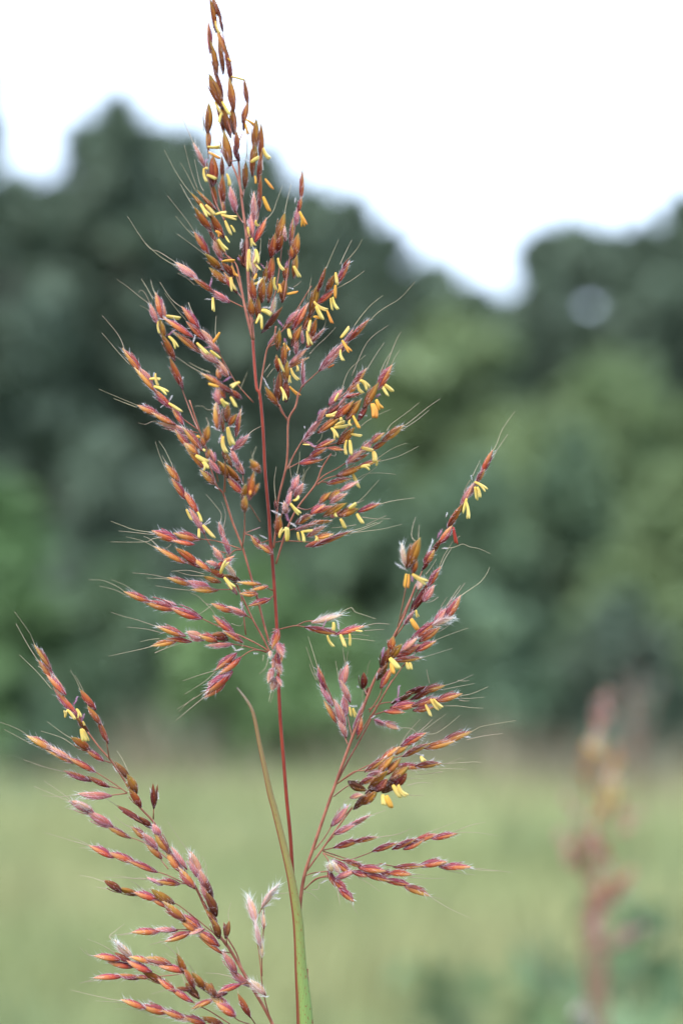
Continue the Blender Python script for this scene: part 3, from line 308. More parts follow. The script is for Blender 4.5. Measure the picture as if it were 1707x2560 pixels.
I 0; b 700 1380 740 1390; s 748 1412 835 1452 64 p; s 828 1432 925 1475 70 p; w 925 1472 1030 1480 1080 1530 ; s 578 1478 645 1298 44 p; s 610 1515 635 1400 52 m; t 710 1400 745 1375 24 w
K -.3; b 240 680 350 600 440 580 620 440; s 438 592 555 510 48 m; s 538 512 645 438 54 o; s 620 482 702 428 54 b; s 678 422 805 352 60 m; w 805 350 880 350 960 300 1042 232; w 785 345 860 290 952 222; w 770 342 820 300 862 258; w 650 430 700 350 785 255
K .2; b 260 665 440 560 690 490; s 688 492 832 420 60 m; s 828 442 992 402 54 o; s 938 402 1105 340 64 m; w 1105 345 1150 320 1200 300 1405 265; w 1085 392 1200 365 1322 350; t 735 440 745 405 22 w; t 1070 370 1110 375 22 w
K 0; b 440 600 640 560; s 638 562 785 570 50 m; s 768 562 905 545 54 m; a 788 498 812 532 32 y; t 750 478 808 495 24 w; w 900 545 960 545 1055 508; w 900 552 980 545 1060 540 1150 535 1182 542; w 720 595 900 580 1095 583; w 750 620 930 600
K -1.6; b 220 760 340 680 420 730; s 508 605 605 500 58 b; s 548 615 645 520 60 b; s 458 695 562 600 60 b; s 325 668 425 712 62 d; s 398 675 482 638 54 m; s 438 735 545 680 64 d; s 548 725 645 635 72 d; s 600 645 698 570 62 b; s 500 720 560 650 66 d; s 618 685 685 615 64 d; s 358 835 435 750 62 d; s 415 805 492 730 60 b; s 335 768 405 748 38 p; s 448 622 525 598 40 p; t 568 695 545 620 24 w; a 605 685 658 772 38 y; a 640 685 702 758 40 y; a 540 748 548 822 38 y; a 562 755 598 838 48 a; w 690 645 800 645; w 700 690 780 670 862 675; w 700 748 812 750; w 600 500 640 450; b 340 830 300 880
K .3; b 210 945 160 1030 95 1110; s 215 942 305 828 56 p; w 285 830 290 795 340 772; t 290 840 295 810 30 w
K 0; b 180 1060 240 1000; s 238 1002 345 950 50 p; s 318 955 445 888 54 p; w 445 890 560 850
K .2; b 150 1112 200 1100 240 1088; s 238 1092 382 1048 54 m; s 368 1055 495 1028 50 m; w 490 1030 600 1015 660 1000 728 968
K .6; b 330 1175 400 1150 490 1115; s 488 1115 622 1068 52 m; s 618 1100 745 1040 54 m; s 688 1102 795 1048 46 m; s 748 1055 885 1010 50 o; s 875 1035 1012 1005 50 m; w 820 1000 920 965 1025 922; w 1010 990 1110 950 1212 928; w 1015 1000 1080 995 1180 1000 1288 1018; b 330 1175 250 1150 150 1118
K .6; b 520 1200 640 1222; s 632 1222 795 1212 52 m; s 795 1212 945 1188 56 m; s 928 1222 1100 1220 54 m; w 1100 1225 1230 1240 1385 1257; w 1100 1232 1200 1245 1300 1248; b 520 1200 480 1230; w 940 1240 1040 1260 1145 1275
K 0; b 150 1130 280 1180 520 1280 700 1350; s 222 1185 328 1262 50 m; s 298 1182 425 1225 50 m; s 398 1228 545 1245 54 m; s 520 1275 600 1260 48 m; s 588 1262 720 1270 52 o; s 238 1298 355 1248 54 p; s 352 1255 460 1275 50 m; s 438 1270 575 1308 52 m; s 565 1308 715 1338 56 m; s 695 1352 835 1405 56 m; w 835 1405 930 1432; w 850 1418 950 1480 1030 1520 1122 1560; w 715 1272 760 1270 815 1275; w 380 1290 450 1330 522 1382; w 720 1290 950 1295; t 520 1215 560 1195 18 w
K -.2; b 30 1370 100 1300 190 1275; s 190 1250 235 1345 50 m; s 232 1310 300 1382 54 m; s 262 1368 345 1440 56 m; s 205 1250 195 1200 50 w; w 325 1440 350 1490 380 1530; w 240 1350 262 1470; b 150 1130 185 1180 190 1220; s 255 1255 215 1190 40 w
K .2; b 20 1290 80 1262 185 1250; w 20 1380 80 1400 130 1445; w 75 1370 120 1365 130 1320 185 1305; t 80 1285 130 1255 20 w; b 10 1380 110 1300 190 1285; t 130 1330 180 1305 16 w
J 0; b 690 1030 560 850 300 400; s 392 525 285 368 56 m; s 435 632 318 488 60 m; s 505 728 385 600 56 m; s 592 885 438 712 64 m; s 645 972 575 855 48 m; s 692 1032 608 930 52 d; a 512 922 515 865 28 y; a 528 858 592 938 34 y; a 600 852 628 922 28 y; t 578 830 615 750 28 p; t 640 955 665 888 30 p; a 640 1008 668 1112 52 y; a 655 1015 692 1108 38 y; w 285 370 250 290 230 250 118 92; w 310 490 220 350 128 185; w 410 700 300 570 155 430; w 345 560 302 520; a 652 950 668 985 20 y; s 510 720 420 590 34 p; t 570 930 545 915 20 w
J -.6; b 860 1250 835 1100; s 742 845 638 715 60 b; s 782 965 695 845 66 b; s 842 1105 775 945 62 b; w 640 720 600 630 555 550; w 660 720 620 640 590 590
M .3; b 1090 420 1000 390; s 872 292 715 185 80 b; s 1002 392 855 295 70 m; w 710 185 620 130 465 15; w 720 245 600 170 402 108; t 760 260 730 220 22 w
M .2; b 1250 715 1100 610 910 492; s 502 282 292 165 90 m; s 695 385 495 262 76 p; s 692 412 478 305 56 m; s 912 498 685 375 90 m; w 290 160 200 100 100 55 -45 5; w 430 295 320 240 210 180 45 92; t 420 200 390 165 24 w
M .5; b 1180 675 1050 642; s 872 592 655 510 74 m; s 1052 648 875 562 80 b; w 650 512 440 460 235 388; s 880 600 780 565 30 d
M 0; b 1250 718 1060 742; s 1062 742 795 728 82 p; w 795 732 600 752 412 740
M -.4; s 1265 575 1135 425 74 d; s 1335 700 1255 555 90 b; s 1375 835 1275 695 84 b; w 1140 430 1090 370; w 1262 515 1210 400 1148 300; t 1150 520 1110 450 22 w; s 1290 690 1230 610 34 o
M -.2; b 1505 970 1508 840; s 1510 845 1500 648 60 d; s 1512 845 1540 655 56 d; t 1550 690 1555 780 24 w; t 1470 660 1490 720 24 w
M .1; s 1392 1005 1165 855 80 d; s 1498 1055 1380 960 76 d; w 1165 852 1090 800 1015 755; b 1490 1050 1545 1060
M 1.6; b 1700 1400 1450 1220 1250 1140; s 905 905 700 808 94 p; s 1085 1038 872 915 98 p; s 1258 1145 1055 1035 74 m; w 700 812 550 740 335 648; w 710 800 640 740 560 680 438 598; w 720 880 645 865; s 880 870 770 810 50 w
M 1; b 1560 1345 1650 1460; s 1435 1168 1305 1055 76 m; s 1535 1255 1415 1128 80 p; s 1575 1345 1445 1225 80 m; w 1305 1060 1220 1020 1120 940
M .8; b 1510 1480 1640 1520 1850 1620; s 1095 1338 902 1240 80 m; s 1305 1385 1092 1305 94 m; s 1515 1482 1275 1385 80 m; w 905 1245 800 1210 730 1190 600 1150 432 1100; w 905 1240 780 1180 670 1130; w 850 1260 780 1255
L -.2; s 522 222 478 165 54 p; s 575 335 498 215 66 m; s 652 455 575 335 66 m; s 690 440 605 320 52 p; s 742 565 655 455 60 m; s 770 500 720 410 50 p; s 786 500 718 348 66 p; s 825 565 785 468 54 p; s 862 628 818 508 56 d; s 888 742 828 618 66 d; s 888 795 828 725 54 b; s 908 892 868 788 60 d; s 840 660 788 545 44 p; w 828 515 825 430 798 368; w 720 340 660 270 575 140; t 725 380 718 345 32 w; b 908 890 960 960; w 870 790 850 760
L -.3; b 960 955 957 890; s 955 893 940 810 46 d; s 955 893 972 800 46 d; w 975 800 970 735 988 670
L .6; b 720 550 635 545; s 532 552 448 512 48 p; s 638 548 515 530 54 m; w 450 520 400 510 340 510 228 490; w 440 520 300 510 168 505
L .1; b 970 965 910 900 690 720 610 668; s 262 595 168 535 62 d; s 372 615 255 580 54 b; s 495 645 368 605 60 m; s 602 668 475 592 66 b; s 572 695 478 650 44 m; s 675 775 555 675 64 m; s 785 838 665 750 66 m; s 755 855 665 785 50 o; s 895 945 775 855 68 m; s 912 992 785 895 50 o; w 172 540 90 510 0 490; w 475 600 455 585 428 582; w 400 582 370 550 330 528; w 190 585 110 568; b 990 1000 900 985
L .3; b 730 848 620 845; s 502 862 355 862 56 m; s 622 852 498 848 56 p; w 355 870 310 878 268 885; w 360 862 190 888
L 0; b 720 870 760 850; s 708 870 572 918 54 m; s 805 845 718 875 48 p; w 575 915 520 930 455 945
L -.4; b 980 1463 850 1380 720 1310 340 1060; s 248 1040 108 1018 60 m; s 335 1088 195 1058 56 m; s 335 1065 235 1005 54 d; s 335 1020 235 925 58 w; w 222 925 195 890 240 850 292 808; s 455 1058 338 1025 56 m; s 582 1072 435 1038 58 m; s 668 1115 525 1085 60 m; s 455 1115 325 1055 66 m; s 555 1195 405 1115 64 b; s 615 1245 522 1175 54 o; s 725 1312 600 1235 56 m; w 110 1020 60 1010 40 980; w 110 1028 50 1010 0 962; w 230 1000 150 950 50 908; t 475 1030 470 1000 18 w; w 480 1110 560 1140 690 1135; t 300 980 240 920 40 w
L .4; b 700 1125 600 1145 440 1158; s 255 1155 105 1160 54 m; s 385 1162 248 1145 56 m; s 445 1160 375 1155 34 m; w 110 1160 60 1180 0 1198; w 150 1178 50 1190
L -1.6; b 1105 1463 1020 1430 960 1350 720 1180; s 692 1135 638 1015 62 b; s 742 1218 685 1105 62 b; s 808 1228 735 1135 66 b; s 772 1288 695 1205 60 d; s 888 1278 795 1195 66 b; s 968 1355 865 1285 70 m; s 1005 1405 905 1335 66 m; w 640 1020 580 960 518 920; w 648 1015 630 955; w 745 1130 690 1045; s 955 1265 878 1290 46 d; s 720 1240 640 1230 40 d; s 860 1265 855 1200 40 d; w 690 1200 670 1150 640 1130; w 560 1000 630 1040; w 720 1250 600 1235 470 1268; t 740 1380 790 1330 14 d
L -.2; b 1100 1190 1030 1212; s 1035 1210 912 1252 50 m; s 862 1308 742 1358 50 m; b 862 1308 940 1260; w 820 1130 900 1135 990 1155; w 860 1325 780 1300
L .2; b 1125 1215 1090 1200; s 1015 1118 938 1010 60 p; s 1095 1205 985 1115 62 p; s 960 1040 940 985 34 w
L -.4; b 1145 1463 1105 1402; s 1105 1405 1038 1280 60 b; w 1040 1290 1035 1260 1028 1230
L 0; b 1080 1600 900 1470 560 1370; s 415 1358 285 1308 56 m; s 565 1388 408 1345 62 m; s 685 1425 552 1378 58 m; s 805 1458 685 1418 64 m; s 925 1465 805 1425 62 b; w 290 1312 220 1305 150 1290 60 1270 -60 1240; w 290 1325 200 1318 100 1312; w 420 1378 340 1365 230 1365; w 600 1425 500 1415 420 1380 330 1360; s 710 1440 590 1400 44 w
L -.4; b 1260 1480 1215 1330 1190 1200 1170 1000 1135 790; s 1145 792 1098 635 58 w; s 1180 948 1148 800 48 w; b 1200 690 1160 760 1142 790; b 1190 1150 1188 1020 1200 830 1200 690; s 1198 690 1292 560 58 w; s 1202 835 1195 735 34 w; s 1190 1020 1190 935 30 w; s 1205 1265 1120 1185 52 w; t 1155 1280 1235 1285 20 w; w 1290 610 1370 605; t 1250 640 1310 645 30 w; t 1200 640 1300 600 40 w; t 1265 585 1300 560 30 w
"""
# main axes: name, crop, width px at the first and last point, points
AXES = [
 ('stem', 'S', 5, 10, 3.4, [(590, 345), (596, 400), (602, 477), (609, 534), (617, 595), (619, 656), (622, 707), (627, 778), (633, 850)], 'up'),
 ('branch', 'S', 4, 7, 1.2, [(580, 410), (596, 450), (606, 490)], 'up'),
 ('branch', 'S', 3, 8, 1.4, [(570, 640), (590, 660), (599, 694), (609, 750), (615, 778), (632, 848)], 'up'),
 ('stem', 'S', 8.5, 10, 0, [(632, 845), (636, 906), (642, 970), (650, 988), (658, 1077), (663, 1180), (672, 1282), (676, 1350), (681, 1396), (690, 1530), (693, 1590), (696, 1691), (701, 1800), (709, 1900), (717, 2000), (726, 2090), (732, 2187), (743, 2300), (752, 2450), (762, 2560), (768, 2750)], 'main'),
 ('branch', 'S', 5, 5, 0, [(690, 815), (684, 850), (669, 870), (661, 906), (651, 970), (648, 1000)], 'b'),
 ('branch', 'S', 5.5, 6, -.2, [(746, 981), (739, 1016), (721, 1052), (719, 1128), (714, 1174), (696, 1248), (690, 1320), (684, 1370)], 'b'),
 ('branch', 'S', 4, 5, -.2, [(698, 1011), (712, 1040), (720, 1052)], 'b'),
 ('branch', 'S', 4, 5, .1, [(755, 1103), (735, 1137), (722, 1165), (714, 1174)], 'b'),
 ('branch', 'S', 4, 5.5, 0, [(828, 1134), (805, 1170), (788, 1212), (744, 1269), (715, 1330), (690, 1410)], 'b'),
 ('branch', 'S', 5.5, 6.5, 0, [(515, 1132), (540, 1210), (551, 1225), (561, 1240), (582, 1306), (607, 1370), (630, 1450), (646, 1504), (660, 1560), (676, 1615)], 'b'),
 ('branch', 'S', 4, 5, -.2, [(474, 1000), (499, 1075), (520, 1132)], 'b'),
 ('branch', 'S', 3, 4, .5, [(611, 1300), (612, 1332), (607, 1362)], 'b'),
 ('branch', 'S', 4.5, 5.5, 0, [(585, 1450), (598, 1475), (632, 1548), (655, 1590), (676, 1632)], 'b'),
 ('branch', 'S', 3.5, 4.5, 0, [(590, 1585), (640, 1608), (678, 1632)], 'b'),
 ('branch', 'S', 6, 9, 0, [(1040, 1460), (1012, 1535), (995, 1570), (980, 1600), (960, 1655), (940, 1690), (917, 1745), (893, 1810), (870, 1872), (842, 1950), (811, 2037), (784, 2117), (763, 2180), (753, 2235), (750, 2290), (752, 2420)], 'b'),
 ('branch', 'S', 4, 5, .3, [(980, 1700), (938, 1776), (905, 1840), (868, 1905), (845, 1950)], 'b'),
 ('branch', 'S', 4, 5, .2, [(880, 2020), (853, 2056), (807, 2121), (766, 2178)], 'b'),
 ('branch', 'S', 4.5, 9, 0, [(220, 1830), (250, 1870), (281, 1905), (320, 1965), (345, 2012), (383, 2053), (400, 2085), (440, 2150), (487, 2214), (517, 2276), (550, 2340), (571, 2367), (625, 2459), (655, 2510), (682, 2562), (715, 2650), (738, 2740)], 'b'),
 ('branch', 'S', 4, 4.5, .2, [(567, 2342), (590, 2380), (605, 2420), (627, 2462)], 'b'),
]
TG = 'trees along the far edge of the meadow'; SG = 'shrubs in front of the far trees'
TREES = [
 ('tall dark tree with pointed top, highest on the left behind the flower head tip', 322, 250, 38, 230, 'dark', 9500),
 ('dark rounded tree just left of the tall pointed tree', 200, 305, 39, 240, 'dark', 9500),
 ('dark tree cut by the left edge of the view, below a pale gap', 5, 440, 37, 300, 'dark', 11000),
 ('dark tree filling the notch right of the tall pointed tree', 405, 318, 40, 200, 'dark', 6500),
 ('dark low tree below the bright hole at the right', 1480, 778, 37, 240, 'dark', 8000),
 ('loose dark tree directly behind the upper flower head', 490, 325, 42, 230, 'dark', 5200),
 ('dark broad tree just right of the upper flower head', 620, 365, 40, 230, 'dark', 8000),
 ('dark rounded tree on the treeline left of the narrow one', 760, 480, 37, 230, 'dark', 9000),
 ('narrow dark tree stepping down to the right of the flower head', 885, 500, 38, 150, 'dark', 6500),
 ('dark rounded tree right below the narrow one on the falling treeline', 985, 580, 36, 190, 'dark', 7500),
 ('low dark tree on the falling treeline left of the sky gap', 1090, 655, 36, 210, 'dark', 8000),
 ('smallest dark tree at the lowest dip of the treeline', 1200, 712, 36, 230, 'dark', 8000),
 ('dark low tree right of the dip in the treeline', 1320, 690, 38, 200, 'dark', 8000),
 ('large dark tree at the right edge of the view', 1690, 490, 36, 235, 'dark', 11000),
 ('dark round tree between the bright hole and the large right edge tree', 1595, 572, 37, 180, 'dark', 7500),
 ('dark low tree filling in under the large tree at the right edge', 1650, 760, 38, 250, 'dark', 8000),
]
for i, (lb, px, top, d, hw, kd, n) in enumerate(TREES):
    tree('broadleaf_tree', lb, 'tree', px, top, d, hw, kd, n, 0.26, group=TG, seed=i + 1, low=0.08)
tree('broadleaf_tree', 'loose high crowned dark tree with a bright hole of sky below it', 'tree', 1440, 578, 40, 165, 'dark', 3000, 0.26, group=TG, seed=30, low=.925, clumps=40)
tree('broadleaf_tree', 'leafy treetop poking in at the upper left edge of the view', 'tree', -25, 160, 34, 110, 'dark', 3500, 0.22, group=TG, seed=31, low=.15)
for i, (px, top, lb) in enumerate([(-420, 420, 'dark tree beyond the left edge, nearer one'), (-900, 360, 'dark tree beyond the left edge, second one out'), (-1450, 450, 'dark tree beyond the left edge, farthest out'),
        (2150, 470, 'dark tree beyond the right edge, nearer one'), (2650, 420, 'dark tree beyond the right edge, second one out'), (3200, 520, 'dark tree beyond the right edge, farthest out')]):
    tree('broadleaf_tree', lb, 'tree', px, top, 38, 380, 'dark', 6000, 0.32, group=TG, seed=i + 130, low=.05)
SHR = [
 ('light yellow green bush, tallest on the right below the sky gap', 1160, 790, 31, 380, 'light', 15000),
 ('broad pale green bush sloping down at the right edge', 1480, 890, 30, 440, 'light', 17000),
 ('mid green bush at the right edge below the pale slope', 1700, 1150, 26, 280, 'light', 8000),
 ('mid green bush behind the tall right branch of spikelets', 1210, 1160, 27, 240, 'mid', 7500),
 ('dull shrub between pale bushes at the right', 1410, 1080, 28, 150, 'mid', 4000),
 ('dull green shrub right behind the centre of the stem', 930, 1120, 28, 220, 'mid', 7500),
 ('bright leafy bush at the left edge, lighter than the trees behind', 20, 1200, 25, 260, 'lush', 9000),
 ('mid green shrub below the left side spikelets', 330, 1400, 25, 240, 'mid', 7500),
 ('dark green shrub behind the middle left branches', 260, 1080, 29, 240, 'dark', 7000),
 ('mid green shrub behind the stem near the meadow edge', 640, 1400, 25, 240, 'lush', 8000),
 ('yellow green low bush just right of the lower stem', 850, 1560, 23, 200, 'lush', 6500),
 ('dark shrub just left of the main stem', 520, 1080, 30, 240, 'dark', 7000),
 ('dark shrub low on the right above the blurred second flower head', 1560, 1500, 24, 200, 'dark', 5500),
 ('green shrub low in the middle right', 1130, 1480, 24, 260, 'mid', 8000),
]
for i, (lb, px, top, d, hw, kd, n) in enumerate(SHR):
    tree('shrub', lb, 'shrub', px, top, d, hw, kd, n, 0.17, group=SG, seed=i + 51, low=0.0, clumps=60)

for i, (px, top, hw, kd, lb) in enumerate([
    (90, 1800, 150, 'mid', 'low bush at the meadow edge far left'), (300, 1830, 110, 'light', 'low pale bush at the meadow edge behind the left side branch'),
    (520, 1790, 120, 'mid', 'low bush at the meadow edge left of the red stem'), (790, 1815, 110, 'mid', 'low bush at the meadow edge right of the red stem'),
    (1010, 1790, 120, 'light', 'low pale bush at the meadow edge behind the right side branch'), (1240, 1800, 110, 'mid', 'low bush at the meadow edge left of the blurred flower head'),
    (1640, 1790, 120, 'mid', 'low bush at the meadow edge in the right corner')]):
    tree('low_bush', lb, 'bush', px, top, 24 + i % 2, hw, kd, 1900, 0.12, group='low bushes along the meadow edge', seed=i + 90, low=0.0, clumps=24)

# ------------------------------------------------------------------ meadow
MEAD = noise_mat('meadow_blades', None, None, 0.33, 0.7, 0.25, island=0.3, detail=2,
                 stops=[(0.30, (0.150, 0.22, 0.105)), (0.45, (0.255, 0.285, 0.122)), (0.58, (0.32, 0.32, 0.148)), (0.72, (0.16, 0.22, 0.12))])
DRY = noise_mat('dry_grass', (0.17, 0.14, 0.09), (0.28, 0.24, 0.16), 1.5, 0.8, 0.2, island=0.3)
def meadow(name, mat, n, y0, y1, hmin, hmax, seed, spread=.3, patch=None):
    r = random.Random(seed); V, F = [], []
    for i in range(n):
        if patch:
            cx, cy, rr = patch[i % len(patch)]
            x = r.gauss(cx, rr); y = r.gauss(cy, rr * .5)
        else:
            y = y0 + (y1 - y0) * r.random() ** 1.15
            x = r.uniform(-1, 1) * (spread * y + 1.6)
        h = r.uniform(hmin, hmax) * (1 + .35 * noise.noise(Vector((x * .7, y * .5, 3))))
        an = r.uniform(0, 6.28); le = h * r.uniform(.1, .45); wd = r.uniform(.006, .014) * (1 + y * .06)
        dx, dy = math.cos(an), math.sin(an); a2 = r.uniform(0, 6.28); wx, wy = math.cos(a2) * wd, math.sin(a2) * wd
        k = len(V)
        V.extend([(x - wx, y - wy, 0), (x + wx, y + wy, 0), (x + dx * le * .35 + wx * .8, y + dy * le * .35 + wy * .8, h * .6),
                  (x + dx * le * .35 - wx * .8, y + dy * le * .35 - wy * .8, h * .6), (x + dx * le, y + dy * le, h)])
        F.append((k, k + 1, k + 2, k + 3)); F.append((k + 3, k + 2, k + 4))
    return mesh_obj(name, V, F, [mat], smooth=False)
tag(meadow('meadow_grass', MEAD, 85000, 2.6, 27, .45, .72, 3), 'soft pale green meadow grass filling the lower part of the view', 'grass', kind='stuff')
pts = []
for px, d in ((1230, 21), (1320, 22), (1560, 19), (1450, 22), (430, 22), (360, 23), (900, 22), (1650, 22), (1000, 23)):
    p = at(px, 1850, d); pts.append((p.x, p.y, .55))
tag(meadow('dry_grass', DRY, 900, 0, 0, .5, 1.1, 5, patch=pts), 'tan dry grass standing along the foot of the shrubs', 'grass', kind='stuff')
WEED = noise_mat('weed_leaf', (0.09, 0.145, 0.062), (0.14, 0.20, 0.09), 2.5, 0.45, 0.2, island=0.25)
WSTEM = noise_mat('weed_stem', (0.08, 0.12, 0.05), (0.12, 0.15, 0.07), 8, 0.6)
def weed(px, top, d, h, hw, label, seed):
    r = random.Random(seed); tp = at(px, top, d); hw *= KPX * d
    root = empty('weed_plant', (tp.x, tp.y, 0)); tag(root, label, 'weed', 'leafy weeds in the meadow')
    V, F = [], []; V2, F2 = [], []
    for s in range(5):
        an = r.uniform(0, 6.28); L = hw * r.uniform(.2, .8)
        q = Vector((tp.x + math.cos(an) * L, tp.y + math.sin(an) * L, tp.z * r.uniform(.8, 1)))
        P = smooth_path([Vector((tp.x, tp.y, 0)), Vector((tp.x, tp.y, 0)).lerp(q, .5) + Vector((0, 0, .05)), q])
        tube(V, F, P, .006, .003, 5)
        for k in range(10):
            t = r.uniform(.35, 1); p = P[min(int(t * (len(P) - 1)), len(P) - 1)]
            leaf_faces(V2, F2, p + Vector((r.gauss(0, .05), r.gauss(0, .05), r.gauss(0, .03))), .055 * r.uniform(.7, 1.3), r)
    keep(mesh_obj('stem', V, F, [WSTEM]), root)
    keep(mesh_obj('foliage', V2, F2, [WEED], smooth=False), root)
for i, a in enumerate([
    (1590, 2080, 3.9, 1, 130, 'dark blue green weed right of the blurred flower head'),
    (1380, 2180, 4.4, 1, 90, 'dark green weed just left of the blurred flower head stalk'),
    (1130, 2350, 6.0, 1, 120, 'faint green weed low in the meadow right of the long leaf'),
    (1620, 2420, 3.6, 1, 120, 'leafy weed in the lower right corner')]):
    weed(*a, seed=i + 3)
# ------------------------------------------------------------------ flower-head materials (real colours of the glumes)
HAIR = ramp_mat('hair_lilac', [(0, (0.546, 0.370, 0.440)), (0.5, (0.686, 0.598, 0.651)), (1, (0.757, 0.722, 0.739))], 0.5, 0.5, 0.08)
HAIRW = ramp_mat('hair_white', [(0, (0.686, 0.616, 0.581)), (1, (0.774, 0.766, 0.757))], 0.5, 0.5, 0.05)
GL = {
 'b': (ramp_mat('glume_golden_brown', [(0.02, (0.085, 0.014, 0.006)), (0.3, (0.22, 0.055, 0.008)), (0.6, (0.32, 0.115, 0.012)), (0.95, (0.21, 0.135, 0.03))], spec=.2, sat=.98),
       ramp_mat('glume_brown', [(0.02, (0.075, 0.014, 0.008)), (0.4, (0.19, 0.042, 0.009)), (0.8, (0.25, 0.09, 0.018)), (1, (0.20, 0.13, 0.04))], spec=.2, sat=.98)),
 'o': (ramp_mat('glume_orange', [(0.02, (0.22, 0.035, 0.015)), (0.35, (0.42, 0.12, 0.025)), (0.7, (0.47, 0.20, 0.055)), (1, (0.46, 0.27, 0.14))], spec=.2, sat=.98),
       ramp_mat('glume_red', [(0.02, (0.15, 0.022, 0.016)), (0.5, (0.32, 0.075, 0.028)), (1, (0.42, 0.18, 0.09))], spec=.2, sat=.98)),
 'm': (ramp_mat('glume_amber', [(0.02, (0.20, 0.028, 0.02)), (0.35, (0.38, 0.09, 0.026)), (0.7, (0.46, 0.195, 0.05)), (1, (0.46, 0.25, 0.13))], spec=.2, sat=.98),
       ramp_mat('glume_magenta', [(0.02, (0.12, 0.016, 0.022)), (0.5, (0.26, 0.045, 0.048)), (1, (0.36, 0.13, 0.11))], spec=.2, sat=.98)),
 'p': (ramp_mat('glume_salmon', [(0.02, (0.27, 0.065, 0.065)), (0.4, (0.45, 0.15, 0.105)), (1, (0.58, 0.28, 0.18))], spec=.2, sat=.98),
       ramp_mat('glume_pink', [(0.02, (0.20, 0.045, 0.06)), (0.5, (0.37, 0.115, 0.115)), (1, (0.50, 0.25, 0.23))], spec=.2, sat=.98)),
 'd': (ramp_mat('glume_dark_brown', [(0.02, (0.055, 0.010, 0.006)), (0.5, (0.145, 0.034, 0.009)), (1, (0.22, 0.085, 0.02))], spec=.2, sat=.98),
       ramp_mat('glume_maroon', [(0.02, (0.05, 0.009, 0.008)), (0.6, (0.12, 0.024, 0.014)), (1, (0.20, 0.07, 0.03))], spec=.2, sat=.98)),
 'w': (ramp_mat('glume_straw', [(0.02, (0.42, 0.19, 0.13)), (0.5, (0.56, 0.33, 0.18)), (1, (0.64, 0.50, 0.36))], spec=.2, sat=.98),
       ramp_mat('glume_pale_pink', [(0.02, (0.4, 0.19, 0.17)), (0.6, (0.56, 0.34, 0.28)), (1, (0.64, 0.52, 0.46))], spec=.2, sat=.98)),
}
HN = {'b': 34, 'o': 48, 'm': 54, 'p': 84, 'd': 26, 'w': 120}
HL = {'b': .17, 'o': .22, 'm': .23, 'p': .25, 'd': .15, 'w': .36}
STALK = noise_mat('stalk_red_brown', (0.164, 0.045, 0.026), (0.271, 0.098, 0.057), 260, 0.5)
STEMM = noise_mat('stem_deep_red', (0.140, 0.016, 0.009), (0.215, 0.034, 0.016), 150, 0.45, spec=0.25)
AWN = ramp_mat('awn_tan', [(0, (0.198, 0.112, 0.068)), (1, (0.341, 0.273, 0.186))], 0.5, 0.2, 0.12, nscale=30)
ANTH = {'y': ramp_mat('anther_yellow', [(0, (0.688, 0.464, 0.088)), (1, (0.704, 0.576, 0.208))], 0.6, 0.3, 0.05, 0.008, mixamt=.3),
        'a': ramp_mat('anther_amber', [(0, (0.704, 0.368, 0.048)), (1, (0.672, 0.288, 0.056))], 0.6, 0.3, 0.08, 0.01, mixamt=.3),
        'r': ramp_mat('anther_red', [(0, (0.288, 0.040, 0.016)), (1, (0.336, 0.072, 0.024))], 0.5, 0.2, 0.05)}
STG = {'p': ramp_mat('stigma_pink', [(0, (0.440, 0.112, 0.240)), (1, (0.592, 0.384, 0.512))], 0.6, 0.4, 0.1),
       'w': ramp_mat('stigma_white', [(0, (0.624, 0.528, 0.528)), (1, (0.704, 0.696, 0.720))], 0.6, 0.4, 0.05),
       'd': ramp_mat('stigma_brown', [(0, (0.080, 0.024, 0.024)), (1, (0.240, 0.144, 0.112))], 0.6, 0.2, 0.1)}

